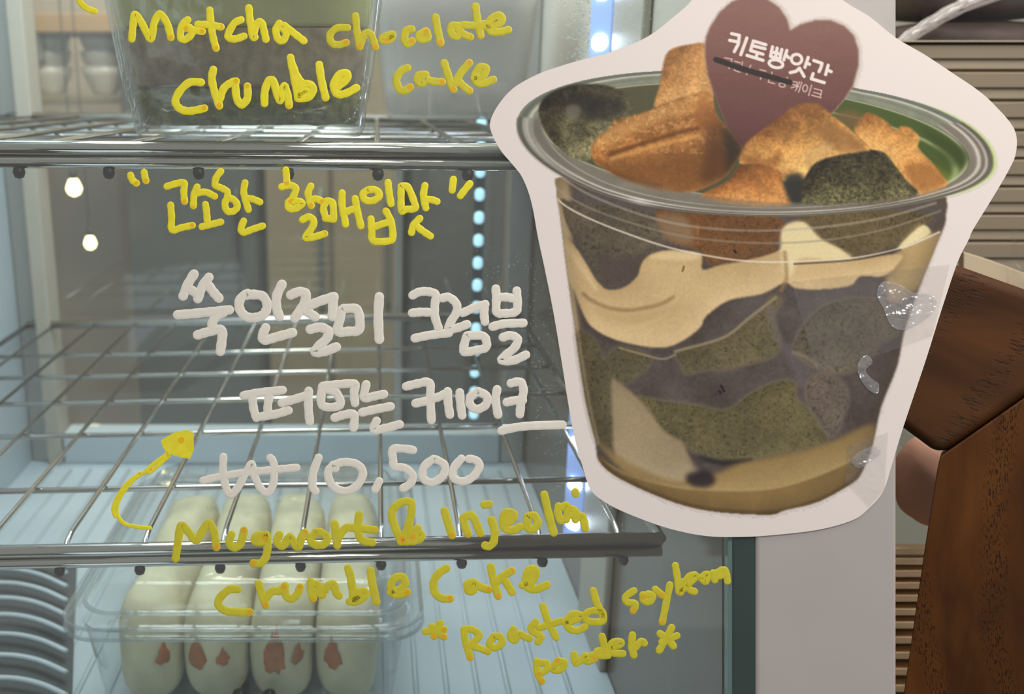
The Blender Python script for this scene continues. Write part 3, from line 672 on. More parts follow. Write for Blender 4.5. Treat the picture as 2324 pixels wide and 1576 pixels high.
line('yellow Korean handwriting between quote marks, right half', DO, DS, 16.5, [
    [(205, 110), (212, 180), (215, 240)], [(165, 272), (240, 258), (300, 285), (275, 370), (228, 430), (240, 478), (300, 480), (362, 430), (310, 408), (250, 415)],
    [(445, 265), (418, 340), (450, 452)], [(440, 398), (500, 388), (556, 415)], [(365, 588), (430, 560), (475, 610), (440, 690), (395, 758), (480, 752), (578, 722)],
    [(590, 410), (565, 480), (590, 575)], [(600, 408), (655, 430), (662, 585)], [(585, 575), (660, 580)], [(745, 330), (745, 450), (770, 580), (778, 632)], [(870, 385), (890, 500), (925, 648)], [(770, 520), (830, 492), (885, 480)],
    [(1000, 300), (945, 340), (970, 400), (1050, 402), (1105, 350), (1060, 300), (985, 305)], [(1185, 230), (1195, 320), (1214, 435)],
    [(1022, 580), (1030, 690), (1045, 790), (1200, 790), (1232, 740), (1212, 600), (1165, 505)], [(1045, 660), (1120, 632), (1185, 612)],
    [(1310, 270), (1310, 380), (1315, 502), (1360, 487), (1445, 478), (1430, 400), (1375, 275), (1315, 265)], [(1540, 260), (1525, 360), (1548, 475)], [(1540, 395), (1600, 395), (1655, 413)],
    [(1490, 575), (1430, 640), (1410, 712)], [(1450, 640), (1510, 690), (1592, 745)], [(1812, 200), (1800, 305)], [(1970, 242), (1915, 310), (1878, 358)]], 'yellow', 'orange')
line('white Korean handwriting, left words of the upper line', EO, ES, 22, [
    [(345, 140), (290, 230), (238, 355)], [(285, 275), (325, 300), (365, 325)], [(490, 172), (425, 265), (382, 380)], [(475, 230), (530, 310), (588, 375)], [(185, 538), (400, 520), (690, 490)],
    [(640, 510), (560, 555), (525, 620), (522, 680)], [(380, 735), (480, 705), (612, 685), (618, 780), (602, 895)],
    [(870, 330), (800, 380), (788, 470), (845, 550), (940, 565), (1030, 530), (1060, 440), (1020, 360), (940, 340), (860, 345)], [(1205, 240), (1155, 350), (1150, 460), (1180, 555)],
    [(1045, 665), (1015, 740), (1035, 785), (1150, 755), (1308, 712)], [(1290, 345), (1370, 312), (1440, 335), (1420, 430), (1370, 510), (1330, 570)], [(1425, 490), (1480, 525), (1528, 558)],
    [(1445, 462), (1560, 410), (1712, 360)], [(1710, 362), (1702, 450), (1697, 555)], [(1480, 680), (1580, 660), (1660, 700), (1640, 770), (1560, 850), (1528, 902), (1620, 895), (1735, 852)],
    [(1790, 490), (1765, 600), (1752, 700), (1860, 700), (1955, 685), (1962, 560), (1925, 480), (1805, 478)], [(2155, 362), (2145, 560), (2155, 778)]], 'white_ink')
line('white Korean handwriting, last word of the upper line', FO, FS, 20, [
    [(385, 408), (460, 370), (560, 365), (650, 400), (640, 520), (640, 640), (682, 780)], [(380, 610), (480, 600), (600, 605)], [(725, 440), (800, 430), (885, 500), (890, 600), (825, 710), (800, 790), (890, 785), (1010, 740)], [(410, 900), (580, 865), (800, 840)],
    [(960, 610), (1070, 560), (1218, 510)], [(1213, 512), (1205, 610), (1215, 710)], [(1010, 870), (980, 960), (975, 1055), (1100, 1040), (1220, 1010), (1232, 940), (1190, 872), (1020, 868)],
    [(1340, 332), (1345, 460), (1350, 600), (1430, 615), (1560, 600), (1588, 530), (1580, 355)], [(1390, 430), (1470, 430), (1550, 448)], [(1302, 768), (1430, 735), (1655, 725)], [(1420, 890), (1510, 868), (1590, 910), (1560, 1000), (1460, 1090), (1405, 1152), (1540, 1155), (1685, 1090)]], 'white_ink')
line('white Korean handwriting, middle line', GO, GS, 20, [
    [(150, 222), (240, 205), (400, 187)], [(205, 235), (215, 310), (232, 365)], [(235, 360), (340, 345), (438, 318)], [(315, 222), (305, 290), (308, 345)], [(395, 270), (480, 245), (565, 217)], [(568, 192), (566, 290), (575, 390)],
    [(655, 165), (655, 285), (768, 285), (748, 205), (690, 185)], [(660, 160), (760, 150), (865, 148), (860, 200), (866, 270)], [(735, 365), (800, 345), (860, 345), (856, 430)], [(938, 150), (925, 235), (980, 228), (1052, 212)],
    [(912, 330), (1000, 310), (1095, 292)], [(1005, 385), (988, 442), (1060, 433), (1153, 407)], [(1195, 163), (1270, 145), (1345, 140), (1350, 240), (1357, 380)], [(1255, 272), (1330, 255), (1400, 232), (1450, 208)],
    [(1462, 195), (1465, 270), (1476, 345)], [(1540, 202), (1545, 280), (1555, 350)], [(1660, 195), (1610, 230), (1607, 280), (1650, 310), (1708, 280), (1713, 225), (1655, 197)], [(1780, 182), (1770, 250), (1786, 345)],
    [(1868, 143), (1930, 135), (1950, 190), (1935, 260), (1926, 342)], [(1842, 265), (1890, 255), (1945, 252)], [(1808, 448), (1950, 420), (2200, 410)]], 'white_ink')
line('white won sign of the price', HO, ES, 18, [
    [(1235, 375), (1230, 520), (1260, 670), (1305, 745), (1380, 670), (1450, 540), (1510, 445), (1530, 540), (1590, 670), (1665, 728), (1722, 640), (1730, 500), (1720, 420), (1692, 385)], [(1035, 608), (1200, 570), (1450, 530), (1700, 505), (1950, 482)]], 'white_ink')
line('white handwritten price figures', GO, GS, 19, [
    [(632, 622), (600, 710), (592, 800), (612, 838)], [(740, 690), (735, 668), (800, 650), (880, 665), (918, 720), (880, 800), (800, 838), (720, 800), (692, 720), (725, 668)], [(1022, 773), (997, 825)],
    [(1240, 573), (1170, 563), (1108, 570), (1112, 640), (1118, 678), (1190, 690), (1238, 740), (1220, 790), (1175, 818)], [(1370, 630), (1310, 680), (1303, 750), (1360, 782), (1430, 740), (1442, 670), (1385, 632)],
    [(1550, 628), (1500, 690), (1500, 750), (1560, 775), (1630, 740), (1668, 670), (1635, 635), (1598, 630)]], 'white_ink')
hp = [(220 + x / ES, 950 + y / ES) for x, y in [(625, 215), (740, 145), (880, 110), (945, 145), (948, 300), (910, 397), (820, 380), (690, 345), (645, 280)]]
hv = [G(x, y, -0.00002) for x, y in reversed(hp)]
line('yellow drawn arrow pointing up at the price', HO, ES, 9, [
    [(520, 1072), (400, 1062), (270, 1030), (205, 950), (195, 870), (235, 760), (340, 620), (450, 535), (530, 500)], [(180, 960), (160, 890), (200, 770), (300, 630), (420, 540)], [(480, 515), (560, 440), (690, 345)], [(510, 535), (590, 470), (700, 370)]], 'yellow', 'orange',
    extra=[prism(hv, N_ * (-HT)), dot_mesh(220 + 825 / ES, 950 + 215 / ES, 8, 3)])
line('yellow handwriting Mugwort', IO, ES, 18.5, [
    [(165, 725), (190, 560), (220, 400), (300, 475), (365, 550), (430, 450), (490, 380), (540, 465), (565, 615)], [(712, 490), (690, 570), (735, 618), (800, 580), (835, 450)],
    [(1040, 500), (955, 505), (945, 560), (1030, 560), (1050, 490), (1065, 580), (1050, 700), (1000, 768), (925, 770)], [(960, 530), (1040, 530)], [(1180, 490), (1155, 560), (1210, 603), (1260, 535), (1290, 515), (1330, 590), (1370, 608), (1400, 510), (1428, 470)],
    [(1540, 475), (1482, 530), (1520, 588), (1610, 588), (1648, 530), (1600, 475), (1540, 465)], [(1720, 385), (1730, 500), (1745, 598)], [(1750, 540), (1790, 462), (1840, 420)], [(1960, 295), (1945, 430), (1980, 540), (2088, 568)], [(1840, 420), (1980, 430), (2110, 445)]], 'olive', 'orange2')
line('yellow handwriting ampersand Injeolmi', JO, ES, 18.5, [
    [(300, 645), (250, 520), (212, 400), (230, 320), (310, 260), (400, 262), (405, 340), (370, 500), (310, 620)], [(305, 640), (420, 640), (495, 612), (490, 565), (420, 600)], [(465, 515), (380, 590), (330, 645)],
    [(727, 345), (755, 450), (800, 585)], [(908, 412), (930, 500), (958, 570)], [(930, 405), (980, 382), (1020, 430), (1078, 565)], [(1115, 285), (1160, 280)], [(1185, 432), (1215, 540), (1205, 650), (1155, 692), (1122, 682)],
    [(1320, 480), (1385, 430), (1405, 380), (1340, 355), (1300, 410), (1310, 510), (1390, 535), (1465, 500)], [(1310, 430), (1370, 390)], [(1540, 400), (1532, 500), (1590, 525), (1638, 460), (1600, 392), (1545, 400)], [(1700, 185), (1740, 360), (1793, 558)],
    [(1840, 300), (1835, 370), (1862, 440)], [(1870, 310), (1920, 295), (1930, 370), (1915, 430)], [(1945, 320), (2005, 350), (2005, 430)], [(1950, 380), (2030, 400), (2075, 405), (2100, 515)], [(2003, 160), (2008, 180)]], 'olive', 'orange2')
line('yellow handwriting Crumble, lower', IO, ES, 18.5, [
    [(770, 1025), (685, 1030), (592, 1120), (590, 1190), (670, 1240), (780, 1250), (890, 1250)], [(978, 972), (1010, 1080), (1045, 1180)], [(1050, 1110), (1110, 1045), (1180, 1040), (1225, 1005)], [(1235, 990), (1240, 1080), (1290, 1118), (1350, 1080), (1383, 1005)],
    [(1485, 950), (1490, 1040), (1510, 1115)], [(1510, 975), (1560, 985), (1590, 1080)], [(1530, 1050), (1600, 1080)], [(1600, 1060), (1650, 995), (1708, 975), (1730, 1050), (1762, 1088)], [(1850, 820), (1880, 930), (1900, 1100)], [(1900, 1130), (1920, 1055), (2020, 1050), (2000, 1105), (1900, 1150), (1960, 1090), (1865, 1145)], [(2070, 845), (2090, 980), (2128, 1148)]], 'olive', 'orange2')
line('yellow handwriting Cake, lower', JO, ES, 18.5, [
    [(200, 1140), (290, 1112), (340, 1062), (320, 995), (245, 1000), (200, 1080), (230, 1155), (300, 1160), (362, 1140)], [(745, 905), (670, 955), (620, 1040), (630, 1140), (700, 1198), (782, 1203)], [(1010, 1042), (952, 1060), (962, 1128), (1010, 1120), (1020, 1055), (1080, 1090), (1158, 1113)],
    [(1180, 892), (1200, 1000), (1250, 1178)], [(1240, 1035), (1300, 980), (1383, 932)], [(1310, 1020), (1350, 1080), (1383, 1138)], [(1490, 1070), (1590, 1020), (1618, 930), (1560, 915), (1520, 1000), (1535, 1090), (1620, 1110), (1725, 1068)], [(1560, 960), (1570, 1060)]], 'olive', 'orange2')
line('yellow handwriting Roasted after an asterisk', KO, KS, 17, [
    [(135, 578), (200, 570), (262, 565)], [(237, 522), (212, 570), (192, 610)], [(180, 545), (225, 590), (262, 614)], [(398, 562), (405, 640), (438, 755)], [(400, 562), (452, 565), (498, 600), (470, 645), (430, 678)], [(430, 672), (500, 690), (558, 713)],
    [(600, 610), (567, 660), (605, 688), (652, 660), (640, 612), (595, 615)], [(730, 562), (710, 610), (740, 638), (768, 592), (800, 610), (838, 625)], [(730, 590), (745, 610)], [(880, 512), (848, 560), (880, 590), (918, 612), (897, 648)], [(930, 407), (960, 500), (1018, 618)], [(905, 552), (980, 530), (1050, 507)],
    [(1080, 520), (1150, 500), (1188, 470), (1130, 462), (1090, 510), (1110, 560), (1170, 570), (1212, 547)], [(1270, 302), (1300, 400), (1338, 480), (1325, 510), (1240, 510), (1212, 470), (1260, 440), (1330, 445), (1335, 485)]], 'olive', 'orange2')
line('yellow handwriting soybean', KO, KS, 16.5, [
    [(1545, 302), (1490, 342), (1500, 380), (1555, 392), (1540, 437)], [(1605, 330), (1612, 368), (1650, 378), (1673, 340), (1640, 325), (1610, 345)], [(1690, 292), (1735, 332)], [(1788, 262), (1760, 400), (1737, 515)],
    [(1825, 132), (1840, 220), (1850, 310)], [(1850, 310), (1912, 262), (1880, 240), (1860, 315)], [(1900, 270), (1950, 222), (1958, 195), (1912, 212), (1892, 262), (1930, 300), (1955, 308)], [(1995, 215), (2040, 190), (2032, 240), (2000, 220)], [(2080, 182), (2092, 230)], [(2090, 192), (2140, 162), (2165, 172), (2178, 238)], [(2110, 205), (2135, 200)]], 'olive', 'orange2')
line('yellow handwriting powder before an asterisk', KO, KS, 17, [
    [(890, 780), (890, 850), (922, 915)], [(890, 792), (950, 792), (960, 830), (905, 868)], [(1020, 792), (1000, 835), (1050, 835), (1078, 790), (1030, 775)], [(1140, 732), (1150, 790), (1190, 770), (1220, 742), (1230, 780), (1280, 760)], [(1260, 740), (1330, 730)], [(1330, 612), (1350, 700), (1368, 738)], [(1370, 740), (1300, 740), (1295, 715), (1350, 702)],
    [(1390, 690), (1458, 662), (1440, 645), (1392, 662), (1402, 720), (1470, 728)], [(1535, 602), (1530, 680), (1545, 738)], [(1550, 690), (1595, 645), (1615, 658)], [(1800, 552), (1760, 630), (1717, 705)], [(1722, 592), (1780, 642), (1812, 676)], [(1735, 650), (1835, 607)]], 'olive', 'orange2')

# condensation on the inside of the glass
dr = random.Random(11); dps = []
def drop(px, py, r):
    m = 8; V = [G(px + r * math.cos(6.283*i/m), py + r * math.sin(6.283*i/m), 0.0041) for i in range(m)] + [G(px + 0.6*r * math.cos(6.283*i/m), py + 0.6*r * math.sin(6.283*i/m), 0.0041 + r * S * 0.6) for i in range(m)]
    return V, [(i, (i+1) % m, (i+1) % m + m, i + m) for i in range(m)] + [tuple(range(m, 2*m))]
for _ in range(1000):
    u = dr.random()
    if u < 0.30: px, py, r = 1345 - abs(dr.gauss(0, 30)), dr.uniform(-20, 160), dr.uniform(1.2, 4.6)
    elif u < 0.40: px, py, r = dr.uniform(1395, 1500), dr.uniform(-10, 110), dr.uniform(0.8, 2.2)
    else:
        py = dr.uniform(560, 1215); edge = 1215 + (py - 560) * 0.19
        px, r = edge + 20 - abs(dr.gauss(0, 85)) + max(0, py - 1130) * 1.2, dr.uniform(0.6, 2.0)
    dps.append(drop(px, py, r))
for _ in range(260): dps.append(drop(dr.uniform(300, 1640), dr.uniform(380, 1560), dr.uniform(0.4, 1.2)))
cd = obj('condensation', merge(*dps), clear('water_drop', (0.96, 0.97, 0.97), 1.5, 0.1, 0.24, (0.9, 0.93, 0.95)), pane, True); cd['kind'] = 'stuff'

# ------------------------------------------------------------------ the paper cut-out and its printed picture
def S4(p, ox, oy, k): return [(ox + x / k, oy + y / k) for x, y in p]
z1 = lambda p: S4(p, 1150, 0, 2.627)
z2 = lambda p: S4(p, 1600, 0, 2.627)
z3 = lambda p: S4(p, 1150, 450, 1.97)
z4 = lambda p: S4(p, 1600, 450, 1.9696)
hz = lambda p: S4(p, 1600, 20, 5.084)
OUT = [(1600, -60), (1570, 0), (1530, 38), (1470, 84), (1400, 115), (1340, 132), (1280, 149), (1220, 170), (1165, 201), (1130, 240), (1112, 277), (1115, 303), (1135, 342), (1160, 372), (1185, 405), (1205, 460), (1220, 540), (1235, 610), (1255, 710), (1275, 830), (1290, 925), (1305, 1005), (1320, 1055), (1332, 1095), (1348, 1122), (1390, 1150), (1450, 1176), (1520, 1200), (1600, 1216), (1680, 1218), (1752, 1214), (1854, 1202), (1930, 1181), (1966, 1156), (2001, 1115), (2021, 1054), (2047, 968), (2098, 816), (2133, 704), (2169, 597), (2194, 546), (2205, 521), (2247, 453), (2285, 388), (2302, 345), (2297, 293), (2247, 234), (2209, 202), (2163, 171), (2095, 126), (2030, 88), (1970, 40), (1914, 6), (1830, -60), (1715, -90)]
pc = empty('paper_cutout', G(1700, 1217, -0.001), 'white paper cut-out printed with a cup of mugwort cake, taped over glass and post', 'paper')
outl = catmull(OUT, 4, True)
PD = -0.0013
bv = prism([G(x, y, PD) for x, y in reversed(outl)], N_ * 0.0003)
obj('paper_sheet', bv, M['paper'], pc)

ST_ = 1.7                                      # photo pixels per print dot
X0, Y0, X1, Y1 = 1106, -70, 2308, 1224
nx, ny = int((X1 - X0) / ST_) + 1, int((Y1 - Y0) / ST_) + 1
gx = X0 + np.arange(nx) * ST_; gy = Y0 + np.arange(ny) * ST_
PX, PY = np.meshgrid(gx, gy)
img = np.ones((ny, nx, 3)) * np.array([222, 210, 202.0])
ids = np.zeros((ny, nx), int)
def pmask(poly):
    P = np.array(poly, float); m = np.zeros((ny, nx), bool)
    i0 = max(0, int((P[:,1].min() - Y0) / ST_) - 1); i1 = min(ny, int((P[:,1].max() - Y0) / ST_) + 2)
    j0 = max(0, int((P[:,0].min() - X0) / ST_) - 1); j1 = min(nx, int((P[:,0].max() - X0) / ST_) + 2)
    if i1 <= i0 or j1 <= j0: return m.astype(float)
    x, y = PX[i0:i1, j0:j1], PY[i0:i1, j0:j1]; c = np.zeros(x.shape, bool); n = len(P)
    for k in range(n):
        xa, ya = P[k]; xb, yb = P[(k + 1) % n]
        if ya == yb: continue
        cr = ((ya > y) != (yb > y)) & (x < (xb - xa) * (y - ya) / (yb - ya) + xa); c ^= cr
    m[i0:i1, j0:j1] = c
    return m.astype(float)
def box1(a, r, ax):
    if r < 1: return a
    p = [(0, 0)] * a.ndim; p[ax] = (r + 1, r); c = np.cumsum(np.pad(a, p, mode='edge'), axis=ax)
    n = a.shape[ax]; s = [slice(None)] * a.ndim; e = list(s); s[ax] = slice(0, n); e[ax] = slice(2 * r + 1, 2 * r + 1 + n)
    return (c[tuple(e)] - c[tuple(s)]) / (2 * r + 1)
def blur(a, px):
    r = max(0, int(round(px / ST_ / 1.6)))
    for _ in range(2): a = box1(box1(a, r, 0), r, 1)
    return a
rng = np.random.default_rng(4)
def noise(scale, oct=3, sx=1.0):
    out = np.zeros((ny, nx)); amp = 1; tot = 0
    for o in range(oct):
        c = max(scale / 2 ** o, ST_); hh, ww = int((Y1 - Y0) / c) + 3, int((X1 - X0) / (c * sx)) + 3
        g = rng.random((hh, ww)); u = (PX - X0) / (c * sx); v = (PY - Y0) / c
        i, j = v.astype(int), u.astype(int); fu, fv = u - j, v - i; fu = fu*fu*(3-2*fu); fv = fv*fv*(3-2*fv)
        out += amp * ((g[i, j]*(1-fu) + g[i, j+1]*fu)*(1-fv) + (g[i+1, j]*(1-fu) + g[i+1, j+1]*fu)*fv); tot += amp; amp *= 0.62
    return out / tot - 0.5
def put(m, col, i=None, a=1.0):
    global img
    w = (m * a)[..., None]; img = img * (1 - w) + np.asarray(col, float) * w
    if i is not None: ids[m > 0.5] = i
def shape(poly, soft=2.0, n=5): return blur(pmask(catmull(poly, n, True)), soft)
def pline(P, w, soft=1.5, n=8, closed=False):
    Q = catmull(P, n, closed); m = np.zeros((ny, nx))
    for k in range(len(Q) - (0 if closed else 1)):
        (xa, ya), (xb, yb) = Q[k], Q[(k + 1) % len(Q)]; r = w / 2 + 3
        j0, j1 = max(0, int((min(xa, xb) - r - X0) / ST_)), min(nx, int((max(xa, xb) + r - X0) / ST_) + 2)
        i0, i1 = max(0, int((min(ya, yb) - r - Y0) / ST_)), min(ny, int((max(ya, yb) + r - Y0) / ST_) + 2)
        if j1 <= j0 or i1 <= i0: continue
        x, y = PX[i0:i1, j0:j1], PY[i0:i1, j0:j1]; dx, dy = xb - xa, yb - ya; l = dx*dx + dy*dy or 1
        t = np.clip(((x - xa)*dx + (y - ya)*dy) / l, 0, 1); d = np.hypot(x - xa - t*dx, y - ya - t*dy)
        m[i0:i1, j0:j1] = np.maximum(m[i0:i1, j0:j1], np.clip((w/2 - d) / soft + 0.5, 0, 1))
    return m
def emboss(m, px, dx=-0.5, dy=-0.9):           # printed light and dark of a rounded lump, -1..1
    b = blur(m, px); k = max(1, int(px * 0.45 / ST_)); sx, sy = int(round(dx * k)), int(round(dy * k))
    return np.clip((b - np.roll(np.roll(b, sy, 0), sx, 1)) * 2.0, -1, 1)
def lump_print(poly, c_light, c_mid, c_dark, i, grain=0.10, big=0.16, scale=26, px=60, soft=2.2, spots=None):
    m = shape(poly, soft); e = emboss(m, px) * 1.25 + big * 3.6 * noise(scale * 2.2, 4) - 0.05
    e = np.clip(e, -1, 1)[..., None]
    c = np.where(e > 0, np.array(c_mid) + (np.array(c_light) - np.array(c_mid)) * e, np.array(c_mid) + (np.array(c_mid, float) - np.array(c_dark)) * e)
    c = c * (1 + (noise(scale, 4) * big * 2 + noise(5, 2) * grain * 3))[..., None]
    put(m, np.clip(c, 0, 255), i); return m

# --- cup body
BODY = [(1300, 400), (1264, 430), (1270, 480), (1285, 602), (1307, 765), (1328, 907), (1350, 998), (1358, 1044), (1404, 1084), (1505, 1130), (1581, 1153), (1658, 1163), (1749, 1166), (1778, 1156), (1854, 1137), (1930, 1095), (1952, 1069), (1976, 1008), (1996, 922), (2032, 831), (2047, 755), (2082, 653), (2123, 551), (2142, 490), (2100, 430), (1700, 400)]
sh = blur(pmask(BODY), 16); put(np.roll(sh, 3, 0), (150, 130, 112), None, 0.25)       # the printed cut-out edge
body = shape(BODY, 2.2, 3)
put(body, (85, 75, 70) + noise(60, 3)[..., None] * 30 + noise(6, 2)[..., None] * 14, 1)
inb = lambda m: m * body
SPK = np.clip((noise(4.5, 1) - 0.2) * 5, 0, 1)
def sponge(p, col, n=4, edge=True, a=1.0):
    m = inb(shape(p, 3.5, n))
    c = np.array(col, float) * (1 + noise(70, 3) * 0.30 + noise(6, 2) * 0.28)[..., None]
    c = c * (1 - 0.22 * SPK)[..., None]
    c = c + (emboss(m, 26) * 12)[..., None]
    if edge: put(np.clip(blur(m, 7) * (1 - m) * 2.2, 0, 1), np.array(col) * 1.35, None, 0.55)
    put(m, c, 2, a); return m
def cream(p, col, n=4, soft=4.0, i=3):
    m = inb(shape(p, soft, n)); c = np.array(col, float) * (1 + noise(90, 3) * 0.12 + noise(5, 2) * 0.06)[..., None] + (emboss(m, 34, -0.2, -1) * 22)[..., None]
    put(m, c, i); return m
# upper row seen through the rim
cream([(1238, 390), (1290, 420), (1300, 640), (1312, 760), (1260, 700)], (186, 160, 118), 3, 8)
sponge(z3([(238, 10), (300, 20), (520, 40), (690, 90), (710, 190), (660, 250), (580, 330), (500, 390), (440, 390), (390, 340), (330, 230), (270, 130)]), (92, 82, 66), 4, False)
put(inb(shape(z3([(400, 240), (500, 270), (640, 245), (590, 330), (500, 385), (440, 380)]), 14)), (78, 66, 62), None, 0.8)
sponge(z3([(665, 60), (800, 70), (1182, 90), (1182, 280), (1060, 290), (900, 290), (860, 240), (720, 190)]), (112, 72, 38), 4, False)
put(inb(shape(z3([(665, 80), (800, 90), (830, 200), (720, 190)]), 10)), (136, 112, 84), None, 0.8)
put(inb(np.clip(noise(14, 3) * 5, 0, 1) * shape(z3([(820, 120), (1060, 110), (1050, 240), (860, 230)]), 14)), (170, 112, 54), None, 0.7)
sponge(z4([(0, 60), (330, 90), (330, 190), (250, 260), (100, 290), (0, 290)]), (112, 74, 42), 4, False)
sponge(z4([(400, 90), (700, 60), (930, 60), (1010, 90), (900, 190), (760, 250), (640, 270), (560, 230), (470, 170)]), (96, 82, 54), 4, False)
put(inb(shape(z4([(860, 225), (920, 150), (960, 120), (1010, 160), (1060, 160), (1010, 330), (930, 420), (830, 480), (800, 360)]), 7)), (180, 152, 104), 3)
put(inb(shape(z4([(850, 230), (960, 125), (1000, 160), (920, 205)]), 4)), (226, 210, 160), 3)
# whipped cream band
CR = [(1279, 546), (1302, 559), (1328, 597), (1353, 638), (1378, 658), (1414, 653), (1444, 628), (1455, 597), (1475, 579), (1515, 569), (1587, 577), (1592, 612), (1632, 602), (1688, 592), (1768, 567), (1773, 521), (1818, 506), (1854, 541), (1905, 567), (1935, 587), (2037, 577), (2037, 597), (2001, 628), (1950, 628), (1925, 650), (1854, 658), (1803, 655), (1778, 643), (1727, 668), (1651, 683), (1600, 719), (1587, 744), (1546, 775), (1500, 790), (1434, 782), (1378, 765), (1338, 739), (1318, 704), (1302, 663), (1286, 628)]
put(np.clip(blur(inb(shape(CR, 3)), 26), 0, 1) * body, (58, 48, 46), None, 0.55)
cream(CR, (200, 170, 122), 4)
put(inb(shape(z4([(335, 150), (430, 105), (510, 180), (600, 230), (650, 268), (560, 280), (420, 270), (390, 330), (350, 350)]), 6)), (226, 208, 158), 3, 0.9)
put(inb(shape([(1470, 584), (1515, 571), (1586, 578), (1570, 592), (1500, 590)], 5)), (226, 200, 150), 3, 0.7)
put(inb(pline([(1323, 668), (1340, 682), (1378, 699), (1420, 705), (1455, 701), (1495, 692), (1526, 676)], 7, 9)), (124, 98, 64), None, 0.75)
put(inb(pline([(1530, 682), (1500, 720), (1440, 740), (1390, 728)], 10, 10)), (226, 202, 158), None, 0.5)
put(inb(pline([(1284, 560), (1320, 610), (1350, 655)], 10, 9)), (222, 198, 150), None, 0.5)
put(inb(pline([(1778, 575), (1782, 630), (1770, 660)], 9, 8)), (146, 116, 74), None, 0.7)
put(inb(pline([(1550, 606), (1547, 616)], 4, 3)), (88, 64, 44), None, 0.8)
put(inb(shape([(1340, 690), (1400, 712), (1480, 704), (1540, 680), (1520, 720), (1430, 742), (1370, 726)], 14)), (186, 156, 108), None, 0.7)
# lower cake pieces
sponge([(1536, 800), (1632, 775), (1683, 739), (1730, 705), (1750, 675), (1770, 682), (1752, 720), (1768, 775), (1747, 810), (1650, 836), (1600, 838), (1556, 848), (1546, 828)], (100, 90, 64))
put(inb(pline([(1530, 798), (1640, 766), (1700, 720), (1758, 676)], 6, 5)), (158, 142, 106), None, 0.7)
sponge([(1798, 785), (1834, 724), (1884, 689), (1955, 678), (2021, 694), (2042, 755), (1990, 780), (1960, 830), (1884, 846), (1813, 812)], (100, 90, 74))
put(inb(pline([(1798, 800), (1834, 815), (1850, 830)], 8, 6)), (150, 135, 115), None, 0.5)
sponge([(1306, 755), (1353, 780), (1368, 820), (1404, 788), (1475, 815), (1429, 866), (1383, 876), (1394, 1013), (1353, 998), (1328, 907)], (90, 82, 58))
put(inb(pline([(1404, 790), (1440, 800), (1500, 815), (1530, 805)], 5, 4)), (156, 140, 110), None, 0.7)
sponge([(1440, 905), (1505, 912), (1581, 922), (1647, 932), (1698, 897), (1750, 871), (1798, 866), (1803, 907), (1834, 932), (1874, 998), (1803, 1025), (1712, 1040), (1658, 1044), (1592, 1034), (1546, 1008), (1490, 965)], (100, 91, 62))
put(inb(pline([(1590, 1040), (1640, 1050), (1700, 1046)], 12, 8)), (48, 44, 42), None, 0.9)
sponge([(1834, 861), (1864, 851), (1905, 866), (1922, 902), (1905, 958), (1884, 988), (1849, 948), (1828, 897)], (104, 92, 80))
put(inb(pline([(1745, 700), (1760, 760), (1785, 800), (1820, 870)], 14, 16)), (112, 100, 108), None, 0.5)
cream([(1386, 866), (1400, 866), (1444, 902), (1475, 937), (1505, 978), (1546, 1003), (1561, 1034), (1587, 1069), (1536, 1100), (1455, 1075), (1396, 1040), (1389, 958)], (160, 140, 108), 4, 6)
cream([(1352, 1000), (1394, 1030), (1455, 1065), (1536, 1092), (1620, 1075), (1680, 1050), (1760, 1035), (1830, 1020), (1890, 1000), (1976, 962), (1990, 1010), (1950, 1060), (1854, 1100), (1749, 1130), (1600, 1130), (1440, 1090)], (156, 130, 84), 4, 9)
bot = inb(shape([(1350, 1038), (1400, 1066), (1470, 1090), (1531, 1105), (1632, 1112), (1749, 1108), (1854, 1078), (1950, 1034), (2000, 1000), (1990, 1180), (1340, 1180)], 4, 3))
put(bot, np.array([134, 108, 66.0]) * (1 + noise(60, 3) * 0.2)[..., None], 3)
put(inb(pline([(1353, 1040), (1429, 1079), (1531, 1105), (1632, 1112), (1749, 1108), (1854, 1078), (1960, 1030)], 6, 5)), (186, 160, 108), None, 0.5)
put(inb(shape([(1555, 1078), (1600, 1066), (1622, 1090), (1600, 1106), (1565, 1100)], 7)), (44, 38, 42), 2, 0.9)
put(inb(shape([(1566, 1040), (1590, 1030), (1592, 1068), (1576, 1064)], 8)), (70, 60, 60), None, 0.7)
for x, y in ((1634, 876), (1630, 888), (1638, 884), (1664, 570)): put(inb(pline([(x, y), (x + 3, y + 4)], 6, 2)), (46, 34, 36))
# roundness of the printed cup: darker to the sides and at the foot
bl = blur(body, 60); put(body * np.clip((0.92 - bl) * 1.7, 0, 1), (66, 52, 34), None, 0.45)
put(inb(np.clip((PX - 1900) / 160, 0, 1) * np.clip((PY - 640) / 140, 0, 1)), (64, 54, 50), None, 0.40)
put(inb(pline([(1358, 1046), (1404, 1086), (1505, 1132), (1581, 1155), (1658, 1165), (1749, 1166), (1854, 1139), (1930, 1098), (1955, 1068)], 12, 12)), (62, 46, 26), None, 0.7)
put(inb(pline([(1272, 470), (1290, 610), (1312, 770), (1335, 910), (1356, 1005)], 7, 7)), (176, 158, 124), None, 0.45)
for P, w, c, a in (([(1246, 400), (1264, 453), (1340, 499), (1493, 556), (1607, 582), (1700, 594), (1803, 595), (1930, 587), (2042, 564), (2128, 528)], 4.5, (226, 212, 190), 0.75), ([(1248, 420), (1340, 475), (1493, 525), (1607, 545), (1740, 553), (1880, 545), (2010, 520), (2130, 480)], 5, (150, 138, 122), 0.5), ([(1800, 600), (1940, 590), (2040, 568)], 5, (60, 50, 40), 0.6), ([(1255, 390), (1340, 445), (1493, 500), (1640, 522), (1800, 522), (1980, 500), (2120, 462)], 6, (176, 164, 150), 0.45)):
    put(inb(pline(P, w, 3)), c, None, a)
